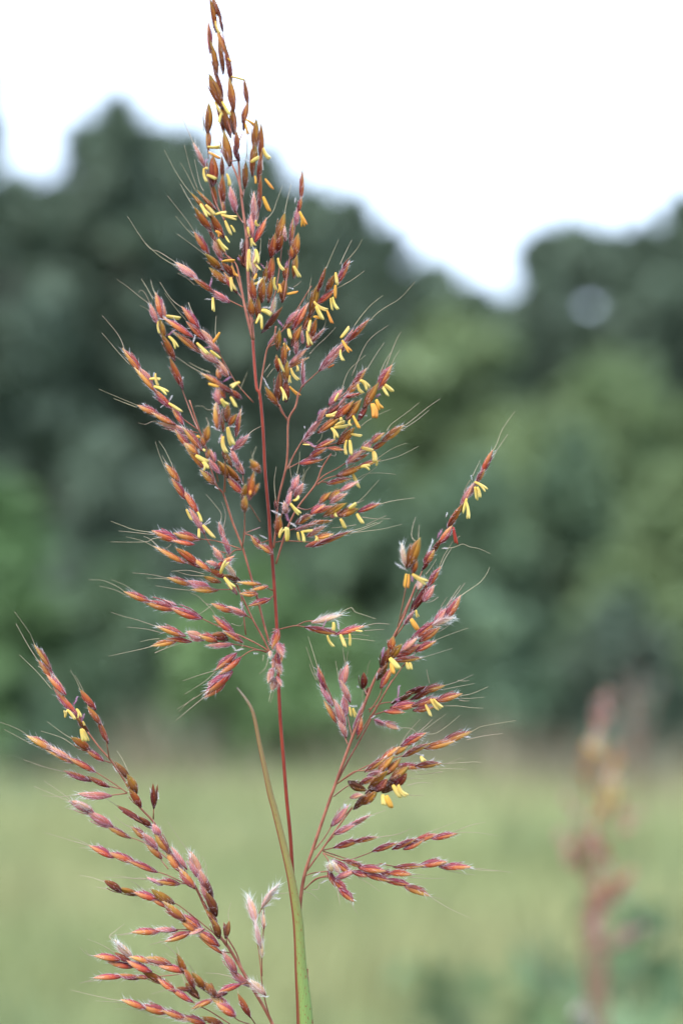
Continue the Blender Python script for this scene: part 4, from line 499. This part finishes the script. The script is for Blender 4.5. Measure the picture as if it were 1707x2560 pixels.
# ------------------------------------------------------------------ prototypes: unit length along +Z, width 0.26
def hair(V, F, FM, p, d, L, wd, slot, r):
    s = d.cross(Vector((r.gauss(0, 1), r.gauss(0, 1), r.gauss(0, 1)))).normalized() * wd
    bend = Vector((r.gauss(0, 1), r.gauss(0, 1), r.gauss(0, .5))) * L * .12
    k = len(V); V.extend([p - s, p + s, p + d * L * .55 + s * .6 + bend * .4, p + d * L * .55 - s * .6 + bend * .4, p + d * L + bend])
    F.append((k, k + 1, k + 2, k + 3)); F.append((k + 3, k + 2, k + 4)); FM.extend([slot, slot])
def make_spikelet_mesh(kind, seed):
    r = random.Random(seed * 31 + ord(kind)); W = 0.26
    V, F, FM = [], [], []
    bend = r.uniform(-.035, .035); surf = []
    for which in (0, 1):
        off = -0.16 * W if which == 0 else 0.17 * W
        R = W * (.37 if which == 0 else .31)
        z0, z1 = (0, 1) if which == 0 else (.04, .93)
        pk = r.uniform(.8, .98); N, S = 13, 12; base = len(V)
        ridge = r.uniform(0, 6.28)
        for i in range(N):
            t = i / (N - 1); u = t ** pk
            pr = max(math.sin(math.pi * u), 0) ** .62 * (1 - .30 * t) + (.10 if i in (0,) else 0) * .6
            if i == 0: pr = .14
            if i == N - 1: pr = .03
            cx = off * math.sin(math.pi * min(1, t * .95)) + bend * math.sin(math.pi * t)
            cy = (.05 if which else -.05) * W * math.sin(math.pi * t)
            for k in range(S):
                a = 2 * math.pi * k / S
                rr = R * pr * (1 + .06 * math.cos(3 * a + ridge) + .035 * math.cos(6 * a))
                p = Vector((cx + math.cos(a) * rr, cy + math.sin(a) * rr * .82, z0 + (z1 - z0) * t))
                V.append(p)
                if 0 < i < N - 1: surf.append((p, Vector((math.cos(a), math.sin(a), 0)), t))
        for i in range(N - 1):
            for k in range(S):
                F.append((base + i * S + k, base + i * S + (k + 1) % S, base + (i + 1) * S + (k + 1) % S, base + (i + 1) * S + k)); FM.append(which)
        F.append(tuple(base + (N - 1) * S + k for k in range(S))); FM.append(which)
        F.append(tuple(base + k for k in range(S))[::-1]); FM.append(which)
    # pedicel of the missing twin spikelet, lying alongside
    pts = [Vector((off * .3, .08 * W, 0)), Vector((W * .42, .2 * W, .35)), Vector((W * .5, .22 * W, .72))]
    n0 = len(F); tube(V, F, smooth_path(pts, 3), .018, .012, 5); FM.extend([1] * (len(F) - n0))
    # hairs: along the glume edges and at the foot
    hl = HL[kind]
    for i in range(HN[kind]):
        p, nrm, t = r.choice(surf)
        if kind in 'bd' and r.random() < .5: p, nrm, t = r.choice(surf[:40])
        d = (nrm * r.uniform(.25, .8) + Vector((0, 0, 1)) + Vector((r.gauss(0, .1), r.gauss(0, .1), 0))).normalized()
        hair(V, F, FM, p - nrm * .004, d, hl * r.uniform(.5, 1.15), .0045, 2, r)
    for i in range(HN[kind] // 3 + 4):
        a = r.uniform(0, 6.28); nrm = Vector((math.cos(a), math.sin(a), 0))
        hair(V, F, FM, Vector((nrm.x * .02, nrm.y * .02, r.uniform(0, .08))), (nrm * .55 + Vector((0, 0, 1))).normalized(), hl * r.uniform(.8, 1.4), .0045, 2, r)
    for i in range(14):
        q = r.uniform(.3, .7); hair(V, F, FM, Vector((W * (.42 + .1 * q), .22 * W, q)), (Vector((r.gauss(0, .3), r.gauss(0, .3), 1))).normalized(), hl * .8, .004, 2, r)
    me = bpy.data.meshes.new('spikelet'); me.from_pydata([tuple(v) for v in V], [], F)
    for m in (GL[kind][0], GL[kind][1], HAIRW if kind == 'w' else HAIR): me.materials.append(m)
    me.polygons.foreach_set('material_index', FM); me.polygons.foreach_set('use_smooth', [True] * len(F)); me.update()
    return me
SPK = {k: [make_spikelet_mesh(k, i) for i in range(7)] for k in 'bomdpw'}
def make_anther_mesh(c, seed):
    r = random.Random(seed); V, F, FM = [], [], []
    sp = r.choice((.0, .03, .06, .16)); curve = r.uniform(-.12, .12); wv = r.uniform(.85, 1.15)
    for s in (-1, 1):
        z1 = 1 if s > 0 else r.uniform(.9, 1)
        P = [Vector((s * (.030 + sp * max(0, (t - .5)) * 1.3) + curve * math.sin(math.pi * t), r.uniform(-.004, .004), z1 * t)) for t in [i / 8 for i in range(9)]]
        rad = [q * wv for q in (.035, .058, .072, .080, .084, .082, .078, .070, .045)]
        tube(V, F, P, 0, 0, 8, radii=rad)
    FM = [0] * len(F)
    me = bpy.data.meshes.new('anther'); me.from_pydata([tuple(v) for v in V], [], F); me.materials.append(ANTH[c])
    me.polygons.foreach_set('use_smooth', [True] * len(F)); me.update(); return me
ANM = {c: [make_anther_mesh(c, i * 5 + 1) for i in range(9)] for c in ANTH}
def make_stigma_mesh(c, seed):
    r = random.Random(seed); V, F, FM = [], [], []
    tube(V, F, smooth_path([Vector((0, 0, 0)), Vector((r.uniform(-.04, .04), 0, .5)), Vector((0, 0, .95))], 3), .022, .01, 6); FM = [0] * len(F)
    for i in range(90):
        t = r.uniform(.12, 1); a = r.uniform(0, 6.28)
        d = Vector((math.cos(a), math.sin(a), r.uniform(.5, 1.4))).normalized()
        hair(V, F, FM, Vector((0, 0, t * .92)), d, r.uniform(.14, .26) * (1.1 - .5 * abs(t - .5)), .014, 0, r)
    me = bpy.data.meshes.new('stigma'); me.from_pydata([tuple(v) for v in V], [], F); me.materials.append(STG[c]); me.update(); return me
STM = {c: [make_stigma_mesh(c, i * 3 + 2) for i in range(3)] for c in STG}

def place(name, me, a, b, width, protow, parent, face=None, roll=0.0):
    """put a unit prototype between world points a and b, as wide as asked"""
    d = b - a; L = d.length; z = d / L
    view = (a - Vector((0, 0, CAMZ))).normalized()
    x = z.cross(view).normalized(); y = z.cross(x).normalized()
    c, s = math.cos(roll), math.sin(roll)
    x2 = x * c + y * s; y2 = -x * s + y * c
    sx = width / protow
    m = Matrix(((x2.x * sx, y2.x * sx, z.x * L, a.x), (x2.y * sx, y2.y * sx, z.y * L, a.y), (x2.z * sx, y2.z * sx, z.z * L, a.z), (0, 0, 0, 1)))
    o = bpy.data.objects.new(name, me); col.objects.link(o); o.parent = parent
    o.matrix_local = parent_inv(parent) @ m
    return o
_pi = {}
def parent_inv(p):
    if p.name not in _pi:
        m = Matrix.Identity(4); q = p
        while q is not None: m = q.matrix_basis @ m; q = q.parent
        _pi[p.name] = m.inverted()
    return _pi[p.name]

ROOT_XY = at(750, 2750, D0)
root = empty('grass_plant', (ROOT_XY.x, ROOT_XY.y, 0))
tag(root, 'tall reddish grass flower head in sharp focus with yellow anthers and a long green leaf', 'grass')
ROOTI = Matrix.Translation(-root.location)
def W(crop, x, y, zcm):
    ox, oy, s = CROPS[crop]
    return at(ox + x * s, oy + y * s, D0 + zcm * .01)
def stemz(y):     # the upper stem leans away from the camera
    return 3.2 * max(0, min(1, (1000 - y) / 950)) ** 1.2
MPP = KPX * D0
r = random.Random(11)
def local(P): return [ROOTI @ p for p in P]
def child_mesh(name, V, F, mats, parent, fm=None):
    return mesh_obj(name, V, F, mats, parent, fm)

lean = lambda y, z, mode: stemz(y) + z if mode in ('up', 'main') else z
for nm, cr_, w0, w1, z, pts, mode in AXES:
    P = []
    for i, (x, y) in enumerate(pts):
        zz = stemz(y) if mode in ('up', 'main') else z + (stemz(y) - z) * (i / (len(pts) - 1)) ** 2
        if mode == 'up': zz += (z - 1.2) * .2 * (1 - i / (len(pts) - 1))
        P.append(at(x, y, D0 + zz * .01))
    if mode == 'main':      # carries on down to the ground below the picture
        g = P[-1]; P += [Vector((g.x, g.y, g.z * .6)), Vector((ROOT_XY.x, ROOT_XY.y, -.02))]
    P = smooth_path(P, 4); V, F = [], []
    n = len(P); rad = [MPP * .46 * (w0 + (w1 - w0) * min(1, i / (n * .7))) for i in range(n)]
    if nm == 'branch':
        rad = [q * (1 + .12 * noise.noise(p * 90)) for q, p in zip(rad, P)]
    # little knots where side stalks leave
    tube(V, F, local(P), 0, 0, 10, radii=rad)
    child_mesh(nm, V, F, [STEMM if (mode == 'main') else STALK], root)

LBL = {'a': 'anther', 's': 'spikelet', 't': 'stigma', 'w': 'awn'}
for line in DATA.strip().split('\n'):
    parts = [q.split() for q in line.split(';')]
    cr_, z0 = parts[0][0], float(parts[0][1]) * (.8 if parts[0][0] in 'AB' and float(parts[0][1]) > 1 else 1.3); oy, sc = CROPS[cr_][1], CROPS[cr_][2]
    # the raceme's own mesh: its thin stalks and the rachis running under its spikelets
    V, F = [], []
    sp = [list(map(float, q[1:6])) + [q[6]] for q in parts[1:] if q and q[0] == 's']
    for q in parts[1:]:
        if not q or q[0] != 'b': continue
        c = list(map(float, q[1:])); pts = list(zip(c[::2], c[1::2]))
        # end nearest a spikelet foot keeps the raceme's depth; the other runs to the stem
        def near(p): return min([math.hypot(p[0] - s_[0], p[1] - s_[1]) for s_ in sp] or [0])
        if near(pts[0]) > near(pts[-1]): pts = pts[::-1]
        P = []
        for i, (x, y) in enumerate(pts):
            t = i / (len(pts) - 1); P.append(W(cr_, x, y, z0 + (stemz(oy + y * sc) * .8 - z0) * t * t * .8 + .1))
        P = smooth_path(P, 4)
        tube(V, F, local(P), MPP * 1.15, MPP * 1.7, 6)
    for s_ in sp:       # short joint under each spikelet
        x, y, tx, ty = s_[:4]; L = math.hypot(tx - x, ty - y); ux, uy = (tx - x) / L, (ty - y) / L
        P = [W(cr_, x - ux * L * .07, y - uy * L * .07, z0 + .06), W(cr_, x + ux * L * .12, y + uy * L * .12, z0 + .04), W(cr_, x + ux * L * .5, y + uy * L * .5, z0 + .12)]
        tube(V, F, local(P), MPP * 1.5, MPP * .8, 5)
    if not V: 
        a = [q for q in parts[1:] if q][0]; c = list(map(float, a[1:5])); tube(V, F, local([W(cr_, c[0], c[1], z0 + .1), W(cr_, c[2], c[3], z0 + .1)]), MPP, MPP, 5)
    rac = child_mesh('raceme', V, F, [STALK], root)
    for q in parts[1:]:
        if not q: continue
        k = q[0]
        if k == 's':
            x, y, tx, ty, wd = map(float, q[1:6])
            dz = r.uniform(-.14, .14); tz = r.uniform(-.16, .10)
            if q[6] == 'm': roll = (0 if ty > y - 1e9 else 0) + r.choice((0, math.pi)) * (r.random() < .25) + r.uniform(-.6, .6)
            else: roll = r.uniform(-1.1, 1.1)
            # the coloured upper glume of mixed spikelets faces up
            if q[6] in 'mo' and tx < x: roll += math.pi
            x, y, tx, ty = x - (tx - x) * .14, y - (ty - y) * .14, tx + (tx - x) * .15, ty + (ty - y) * .15
            wd *= r.uniform(.86, 1.10) * (1 + .38 * max(0, min(1, (900 - oy - y * sc) / 700)))
            place('spikelet', r.choice(SPK[q[6]]), W(cr_, x, y, z0 + dz), W(cr_, tx, ty, z0 + dz + tz), wd * sc * MPP * .98, .26, rac, roll=roll)
        elif k == 'a':
            x, y, tx, ty, wd = map(float, q[1:6])
            dz = -.22 + r.uniform(-.12, .05)
            place('anther', r.choice(ANM[q[6]]), W(cr_, x, y, z0 + dz), W(cr_, tx, ty, z0 + dz + r.uniform(-.1, .1)), wd * sc * MPP * .84, .24, rac, roll=r.uniform(-.9, .9))
        elif k == 't':
            x, y, tx, ty, wd = map(float, q[1:6])
            place('stigma', r.choice(STM[q[6]]), W(cr_, x, y, z0 - .12), W(cr_, tx, ty, z0 - .12 + r.uniform(-.1, .1)), wd * sc * MPP * .9, .34, rac, roll=r.uniform(-3, 3))
        elif k == 'w':
            c = list(map(float, q[1:])); pts = list(zip(c[::2], c[1::2]))
            if sp and min(math.hypot(pts[0][0] - s_[2], pts[0][1] - s_[3]) for s_ in sp) > min(math.hypot(pts[-1][0] - s_[2], pts[-1][1] - s_[3]) for s_ in sp): pts = pts[::-1]
            drift = r.uniform(-.5, .5); n = len(pts)
            P = smooth_path([W(cr_, x, y, z0 + drift * i / max(1, n - 1)) for i, (x, y) in enumerate(pts)], 5)
            if len(P) == 2: P = [P[0], P[0].lerp(P[1], .5) + Vector((r.uniform(-.0003, .0003), 0, r.uniform(-.0003, .0003))), P[1]]; P = smooth_path(P, 4)
            m = len(P); rad = [MPP * (1.0 - .62 * (i / (m - 1)) + .1 * math.sin(i * 2.2)) for i in range(m)]
            V, F = [], []; tube(V, F, local(P), 0, 0, 5, radii=rad)
            child_mesh('awn', V, F, [AWN], rac)

# ------------------------------------------------------------------ the long leaf and its sheath
def leaf():
    m, nt, bs = nodes('leaf_blade')
    uv = nt.nodes.new('ShaderNodeUVMap'); sep = nt.nodes.new('ShaderNodeSeparateXYZ'); nt.links.new(uv.outputs[0], sep.inputs[0])
    cr = nt.nodes.new('ShaderNodeValToRGB'); e = cr.color_ramp.elements      # along the blade: dry tan tip to green
    for k in range(2): e.new(.5)
    for q, (p, c) in zip(e, [(0.0, (0.28, 0.25, 0.18)), (0.14, (0.26, 0.15, 0.06)), (0.46, (0.29, 0.24, 0.07)), (0.72, (0.26, 0.36, 0.10))]): q.position = p; q.color = (*c, 1)
    mp = nt.nodes.new('ShaderNodeMapping'); mp.inputs['Scale'].default_value = (5, 60, 1)
    nz = nt.nodes.new('ShaderNodeTexNoise'); nz.inputs['Scale'].default_value = 1.0; nz.inputs['Detail'].default_value = 5
    nt.links.new(uv.outputs[0], mp.inputs[0]); nt.links.new(mp.outputs[0], nz.inputs['Vector'])
    ad = nt.nodes.new('ShaderNodeMath'); ad.operation = 'MULTIPLY_ADD'; ad.inputs[1].default_value = .3; nt.links.new(nz.outputs[0], ad.inputs[0]); nt.links.new(sep.outputs[1], ad.inputs[2])
    sb = nt.nodes.new('ShaderNodeMath'); sb.operation = 'SUBTRACT'; sb.inputs[1].default_value = .15; nt.links.new(ad.outputs[0], sb.inputs[0]); nt.links.new(sb.outputs[0], cr.inputs[0])
    edge = nt.nodes.new('ShaderNodeValToRGB'); ee = edge.color_ramp.elements; ee.new(.5)     # rusty left margin
    for q, (p, v) in zip(ee, [(0.0, 1), (0.17, .9), (0.28, 0)]): q.position = p; q.color = (v, v, v, 1)
    nt.links.new(sep.outputs[0], edge.inputs[0])
    mx = nt.nodes.new('ShaderNodeMix'); mx.data_type = 'RGBA'; mx.inputs[7].default_value = (0.25, 0.045, 0.025, 1)
    nt.links.new(edge.outputs[0], mx.inputs[0]); nt.links.new(cr.outputs[0], mx.inputs[6])
    # rust specks
    n2 = nt.nodes.new('ShaderNodeTexNoise'); n2.inputs['Scale'].default_value = 1; n2.inputs['Detail'].default_value = 2
    mp2 = nt.nodes.new('ShaderNodeMapping'); mp2.inputs['Scale'].default_value = (9, 110, 1); nt.links.new(uv.outputs[0], mp2.inputs[0]); nt.links.new(mp2.outputs[0], n2.inputs['Vector'])
    r2 = nt.nodes.new('ShaderNodeValToRGB'); r2.color_ramp.elements[0].position = .62; r2.color_ramp.elements[1].position = .68; nt.links.new(n2.outputs[0], r2.inputs[0])
    mx2 = nt.nodes.new('ShaderNodeMix'); mx2.data_type = 'RGBA'; mx2.inputs[7].default_value = (0.30, 0.09, 0.03, 1)
    nt.links.new(r2.outputs[0], mx2.inputs[0]); nt.links.new(mx.outputs[2], mx2.inputs[6])
    # pale long veins
    wv = nt.nodes.new('ShaderNodeTexWave'); wv.bands_direction = 'X'; wv.inputs['Scale'].default_value = 3.2; wv.inputs['Distortion'].default_value = .3; nt.links.new(uv.outputs[0], wv.inputs['Vector'])
    mx3 = nt.nodes.new('ShaderNodeMix'); mx3.data_type = 'RGBA'; mx3.blend_type = 'MULTIPLY'; mx3.inputs[0].default_value = .25
    nt.links.new(mx2.outputs[2], mx3.inputs[6]); nt.links.new(wv.outputs[0], mx3.inputs[7])
    nt.links.new(mx3.outputs[2], bs.inputs['Base Color']); bs.inputs['Roughness'].default_value = .5
    translucent(m, nt, bs, mx3.outputs[2], .3)
    C = [(592, 1719, 2), (612, 1745, 5), (628, 1772, 7), (637, 1803, 8), (648, 1860, 9), (661, 1920, 11), (675, 1985, 13), (685, 2020, 14), (705, 2100, 15), (724, 2180, 17),
         (735, 2240, 20), (744, 2300, 23), (748, 2360, 24), (752, 2430, 28), (758, 2500, 34), (762, 2560, 38), (768, 2650, 42), (770, 2760, 40)]
    V, F, UVs = [], [], []; N = 8
    cl = [at(x, y, D0 - .004 - .004 * min(1, max(0, (y - 1700) / 500))) for x, y, wd in C]
    wl = [Vector((wd, 0, 0)) for x, y, wd in C]
    cl2, wl2 = smooth_path(cl, 4), smooth_path(wl, 4)
    # below the frame the blade wraps the stem as a sheath and runs down to the ground
    g = cl2[-1]
    for k in range(1, 9):
        cl2.append(Vector((g.x + (ROOT_XY.x - g.x) * k / 8, g.y + (ROOT_XY.y - .004 - g.y) * k / 8, g.z * (1 - k / 8.2)))); wl2.append(Vector((38 - k * 1.2, 0, 0)))
    M = len(cl2)
    for i, (c, w_) in enumerate(zip(cl2, wl2)):
        d = (cl2[min(i + 1, M - 1)] - cl2[max(i - 1, 0)]).normalized(); side = d.cross(Vector((0, 1, 0))).normalized()
        side = -side if side.x < 0 else side
        hw = w_.x * .5 * MPP
        for k in range(N + 1):
            u = k / N * 2 - 1
            V.append(ROOTI @ (c + side * (u * hw) + Vector((0, (abs(u) ** 1.5) * hw * .75 - .0002 * (k == 0), 0))))
            UVs.append((k / N, i / M))
    for i in range(M - 1):
        for k in range(N):
            a = i * (N + 1) + k; F.append((a, a + 1, a + N + 2, a + N + 1))
    o = child_mesh('leaf', V, F, [m], root)
    ul = o.data.uv_layers.new(name='UVMap')
    for l in o.data.loops: ul.data[l.index].uv = UVs[l.vertex_index]
    so = o.modifiers.new('thick', 'SOLIDIFY'); so.thickness = .0003
leaf()

# ------------------------------------------------------------------ the second flower head, out of focus behind
def second(name, label, px, top, d, hpx, seed, kinds, lean_px=0, anth=True, group=None, spread=1.0):
    rr = random.Random(seed); tp = at(px, top, d); k = KPX * d
    rt = empty(name, (tp.x - lean_px * k, tp.y, 0)); tag(rt, label, 'grass', group)
    inv = Matrix.Translation(-rt.location)
    Pm = smooth_path([Vector((tp.x - lean_px * k, tp.y, -.02)), Vector((tp.x - lean_px * k * .95, tp.y, tp.z * .6)), Vector((tp.x - lean_px * k * .3, tp.y, tp.z - .15)), tp], 5)
    V, F = [], []; tube(V, F, [inv @ p for p in Pm], .0030, .0006, 8); mesh_obj('stem', V, F, [STALK2], rt)
    H = hpx * k
    nr = 44 if d < 4 else 12
    for i in range(nr):
        t = (i + .5) / nr; p = tp + Vector((-lean_px * k * (t * .7), 0, -H * t ** .95))
        an = rr.uniform(0, 6.28); L = (.018 + .038 * min(1, t * 1.5)) * rr.uniform(.45, 1.35) * spread
        if d < 4 and i in (19, 20, 21, 30, 31): an = rr.uniform(-.3, .3); L *= 1.3
        tip = p + Vector((math.cos(an) * L * .42, math.sin(an) * L * .42, L * 1.1))
        V, F = [], []; tube(V, F, [inv @ q for q in smooth_path([p, p.lerp(tip, .5) + Vector((0, 0, .004)), tip], 3)], .0005, .0003, 5)
        rc = mesh_obj('raceme', V, F, [STALK], rt)
        for j in range(7):
            a = p.lerp(tip, .22 + j * .12); dirn = (tip - p).normalized() + Vector((rr.gauss(0, .22), rr.gauss(0, .22), rr.gauss(0, .15)))
            kind = rr.choice(kinds(t))
            place('spikelet', rr.choice(SPK[kind]), a, a + dirn.normalized() * .0085, .0030, .26, rc, roll=rr.uniform(-3, 3))
            if anth and t < .62 and rr.random() < .75 - .5 * t:
                b = a + Vector((rr.gauss(0, .001), -.0025, .002))
                place('anther', rr.choice(ANM['y']), b, b + Vector((rr.gauss(0, .0016), rr.gauss(0, .001), -.0042)), .0016, .24, rc)
    return rt
STALK2 = noise_mat('stalk_tan_pink', (0.17, 0.085, 0.06), (0.24, 0.13, 0.09), 8, 0.6)
PALE = noise_mat('dead_leaf_pale', (0.40, 0.34, 0.27), (0.55, 0.52, 0.46), 30, 0.7, 0.2)
def behind():
    """the flower head a step farther back: each raceme from its foot to its tip, thick with spikelets"""
    rr = random.Random(21); D = 2.0; k = KPX * D
    pt = lambda x, y, dd=0: at(1200 + x * .3976, 1625 + y * .3976, D + dd)
    foot = pt(800, 2600); rt = empty('grass_plant', (foot.x, foot.y, 0))
    tag(rt, 'blurred reddish grass flower head standing behind on the right', 'grass')
    inv = Matrix.Translation(-rt.location)
    stem = [Vector((foot.x, foot.y, -.02)), pt(790, 2500), pt(735, 2250), pt(700, 1950), pt(690, 1700), pt(700, 1450), pt(730, 1100), pt(745, 800), pt(750, 500)]
    P = smooth_path(stem, 5); n = len(P); V, F = [], []
    tube(V, F, [inv @ q for q in P], 0, 0, 8, radii=[.0023 - .0018 * (i / (n - 1)) ** .8 for i in range(n)])
    mesh_obj('stem', V, F, [STALK2], rt)
    arms = [(750, 500, 785, 250, 'p', 9, 0), (760, 470, 770, 330, 'p', 6, 0), (720, 650, 735, 480, 'w', 5, 8), (690, 740, 675, 610, 'b', 6, 3), (830, 740, 860, 610, 'o', 7, 2),
            (700, 930, 670, 740, 'bd', 8, 0), (800, 940, 850, 750, 'wo', 6, 8), (760, 1080, 810, 930, 'o', 8, 1), (640, 1120, 540, 920, 'p', 6, 0), (860, 1050, 900, 920, 'b', 3, 0),
            (670, 1280, 610, 1140, 'pd', 9, 0), (740, 1290, 715, 1150, 'dm', 9, 0), (650, 1420, 620, 1270, 'd', 10, 0), (800, 1350, 770, 1200, 'dm', 9, 0), (700, 1470, 780, 1340, 'p', 9, 0),
            (580, 1360, 480, 1120, 'p', 6, 0), (740, 1580, 960, 1380, 'm', 22, 0), (760, 1620, 920, 1450, 'mp', 20, 0), (700, 1660, 735, 1500, 'm', 14, 0), (705, 1800, 735, 1620, 'pm', 16, 0),
            (720, 1880, 700, 1700, 'p', 8, 0), (820, 1870, 970, 1760, 'p', 10, 0), (860, 1150, 960, 1020, 'p', 4, 0)]
    for x0, y0, x1, y1, kinds, ns, na in arms:
        dd = rr.uniform(-.03, .03); a0, a1 = pt(x0, y0, dd), pt(x1, y1, dd * 1.4)
        near = min(P, key=lambda q: (q - a0).length + abs(q.z - a0.z + .01))
        V, F = [], []; tube(V, F, [inv @ q for q in smooth_path([near, near.lerp(a0, .6), a0, a1], 3)], .0006, .0003, 5)
        rc = mesh_obj('raceme', V, F, [STALK], rt)
        ax = (a1 - a0).normalized()
        for j in range(ns):
            b = a0.lerp(a1, (j + rr.uniform(0, .6)) / ns) + Vector((rr.gauss(0, .0022), rr.gauss(0, .004), rr.gauss(0, .0015))) - ax * .003
            v = ax + Vector((rr.gauss(0, .2), rr.gauss(0, .2), rr.gauss(0, .15)))
            place('spikelet', rr.choice(SPK[rr.choice(kinds)]), b, b + v.normalized() * .0090, .0036, .26, rc, roll=rr.uniform(-3, 3))
        for j in range(na):
            b = a0.lerp(a1, rr.random()) + Vector((rr.gauss(0, .003), -.003, 0))
            place('anther', rr.choice(ANM['y']), b, b + Vector((rr.gauss(0, .0016), 0, -.0045)), .002, .24, rc)
    V, F = [], []; Q = smooth_path([pt(770, 2500, -.02), pt(690, 2200, -.02), pt(655, 1900, -.02), pt(640, 1600, -.02)], 5)
    for i, q in enumerate(Q):
        wd = .0016 * (1 - i / len(Q)) + .0005; V += [inv @ (q - Vector((wd, 0, 0))), inv @ (q + Vector((0, .0015, 0))), inv @ (q + Vector((wd, 0, 0)))]
    for i in range(len(Q) - 1):
        for j in range(2): F.append((i * 3 + j, i * 3 + j + 1, i * 3 + j + 4, i * 3 + j + 3))
    lf = mesh_obj('leaf', V, F, [STALK2], rt); lf.modifiers.new('thick', 'SOLIDIFY').thickness = .0004
    V, F = [], []; Q = smooth_path([pt(730, 2420, -.02), pt(650, 2330, -.03), pt(610, 2250, -.05), pt(590, 2300, -.07)], 5)
    for i, q in enumerate(Q):
        wd = .009 * math.sin(math.pi * (i + .6) / (len(Q) + .2)); V += [inv @ (q - Vector((wd * .6, 0, wd * .6))), inv @ (q + Vector((0, .002, 0))), inv @ (q + Vector((wd * .6, 0, wd * .6)))]
    for i in range(len(Q) - 1):
        for j in range(2): F.append((i * 3 + j, i * 3 + j + 1, i * 3 + j + 4, i * 3 + j + 3))
    lf = mesh_obj('dead_leaf', V, F, [PALE], rt); lf.modifiers.new('thick', 'SOLIDIFY').thickness = .0004
behind()
second('grass_plant', 'faint pinkish grass plume just right of the blurred flower head', 1590, 1740, 5.2, 230, 8, lambda t: 'pw', anth=False, spread=2.0)
